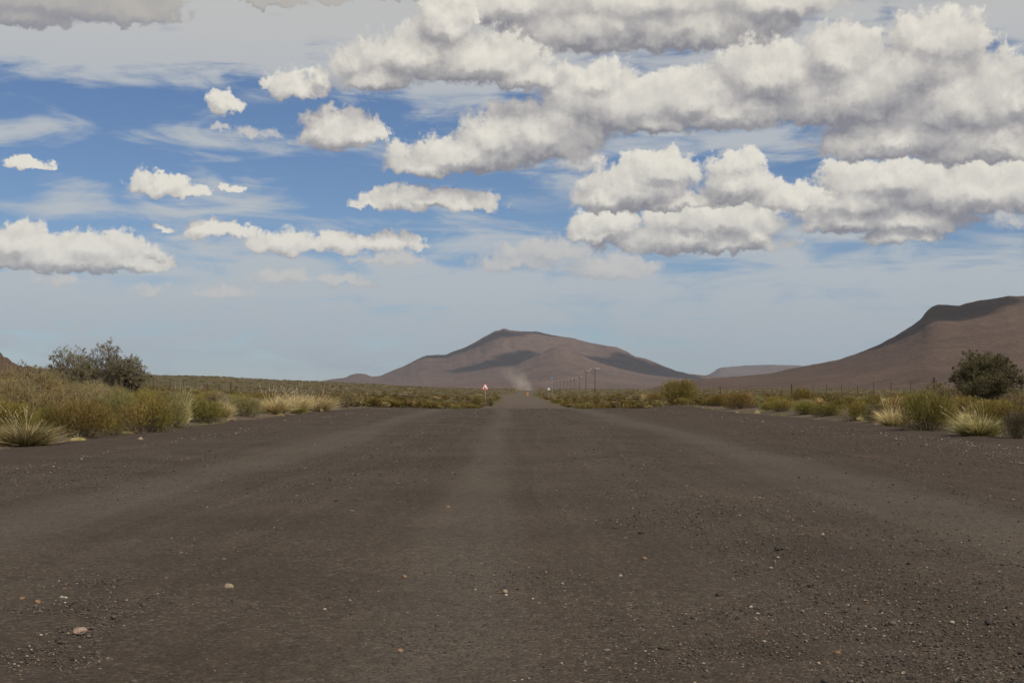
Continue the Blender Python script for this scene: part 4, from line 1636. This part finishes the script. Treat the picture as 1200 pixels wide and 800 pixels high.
warning_sign(568.7, 453.6, 166, .92, 'red bordered white triangular warning sign on a post left of the far road')
warning_sign(643.2, 455.6, 250, .62, 'pale grey back of a small triangular sign beside the far road', False, .2)
# small blue plate behind it
x, _, zc = at(647, 441.8 + 1.0, 330)
zg = float(ground_z(x, 330))
e = empty('blue_sign', (x, 330, zg), 'tiny blue plate sign on a post beyond the triangular sign back', 'road sign')
c = zc - zg
poly('plate', plate([(-.28, c - .11), (.28, c - .11), (.28, c + .11), (-.28, c + .11)], 0, .012), [M_BLUE], e)
bl = ([], []); prism(bl, (0, .05, -.3), (0, .05, c + .1), .035, .035, 8); poly('post', bl, [M_GALV], e)
# orange marker at the bend and dark post opposite
x, _, zc = at(618.3, 461.6, 330)
zg = float(surf_z(x, 330))
e = empty('road_marker', (x, 330, zg), 'orange marker board low beside the bend of the far road', 'road marker')
poly('board', plate([(-.20, .35), (.20, .35), (.20, .95), (.15, 1.0), (-.15, 1.0), (-.20, .95)], 0, .03), [M_ORANGE], e)
bl = ([], []); prism(bl, (0, .06, -.2), (0, .06, 1.0), .04, .04, 6); poly('post', bl, [M_GALV], e)
x, _, _ = at(632.3, 460, 400)
zg = float(surf_z(x, 400))
e = empty('marker_post', (x, 400, zg), 'short dark reddish post right of the far road beyond the orange marker', 'post')
bl = ([], []); prism(bl, (0, 0, -.2), (0, 0, 1.15), .17, .16, 6); poly('post_shaft', bl, [M_WOOD], e)
bl = ([], []); prism(bl, (0, 0, 1.15), (0, 0, 1.32), .185, .15, 6); poly('post_cap', bl, [M_RED], e)

# ------------------------------------------------------------------ dust hanging over the far road
def dust():
    import bmesh
    bm = bmesh.new()
    bmesh.ops.create_icosphere(bm, subdivisions=4, radius=1)
    v = np.array([q.co[:] for q in bm.verts]); f = np.array([[q.index for q in p.verts] for p in bm.faces]); bm.free()
    D = 560.0
    x, _, z = at(607, 446, D)
    o = link('dust_plume', mesh_np('dust_plume', v * [13, 9, 9.5], f, 3, True))
    o.location = (x, D, z - 2)
    m = bpy.data.materials.new('road_dust'); m.use_nodes = True
    nt = m.node_tree
    nt.nodes.remove(nt.nodes['Principled BSDF'])
    pv = nt.nodes.new('ShaderNodeVolumePrincipled')
    pv.inputs['Color'].default_value = (.88, .78, .70, 1)
    oc = ocoord(nt)
    sp = nt.nodes.new('ShaderNodeSeparateXYZ'); nt.links.new(oc.s, sp.inputs[0])
    X, Y, Z = (E(nt, sp.outputs[i]) for i in range(3))
    # a plume that leans left as it rises from its source at the lower right
    ax = 6.5 - (Z + 8) * .62
    wd = 1.3 + (Z + 8) * .30
    r = (((X - ax) / wd).pow(2.0) + (Y / (wd * 1.2)).pow(2.0))
    core = r.step(0, 1.6, 1, 0) * Z.step(2, 9, 1, 0)
    nz = noise(nt, oc, .28, 4, .6).step(.36, .68, .15, 1)
    d = core * nz * Z.step(-8, 6, .24, .05)
    nt.links.new(d.s, pv.inputs['Density'])
    nt.links.new(pv.outputs[0], nt.nodes['Material Output'].inputs['Volume'])
    o.data.materials.append(m)
    tag(o, kind='stuff')


dust()
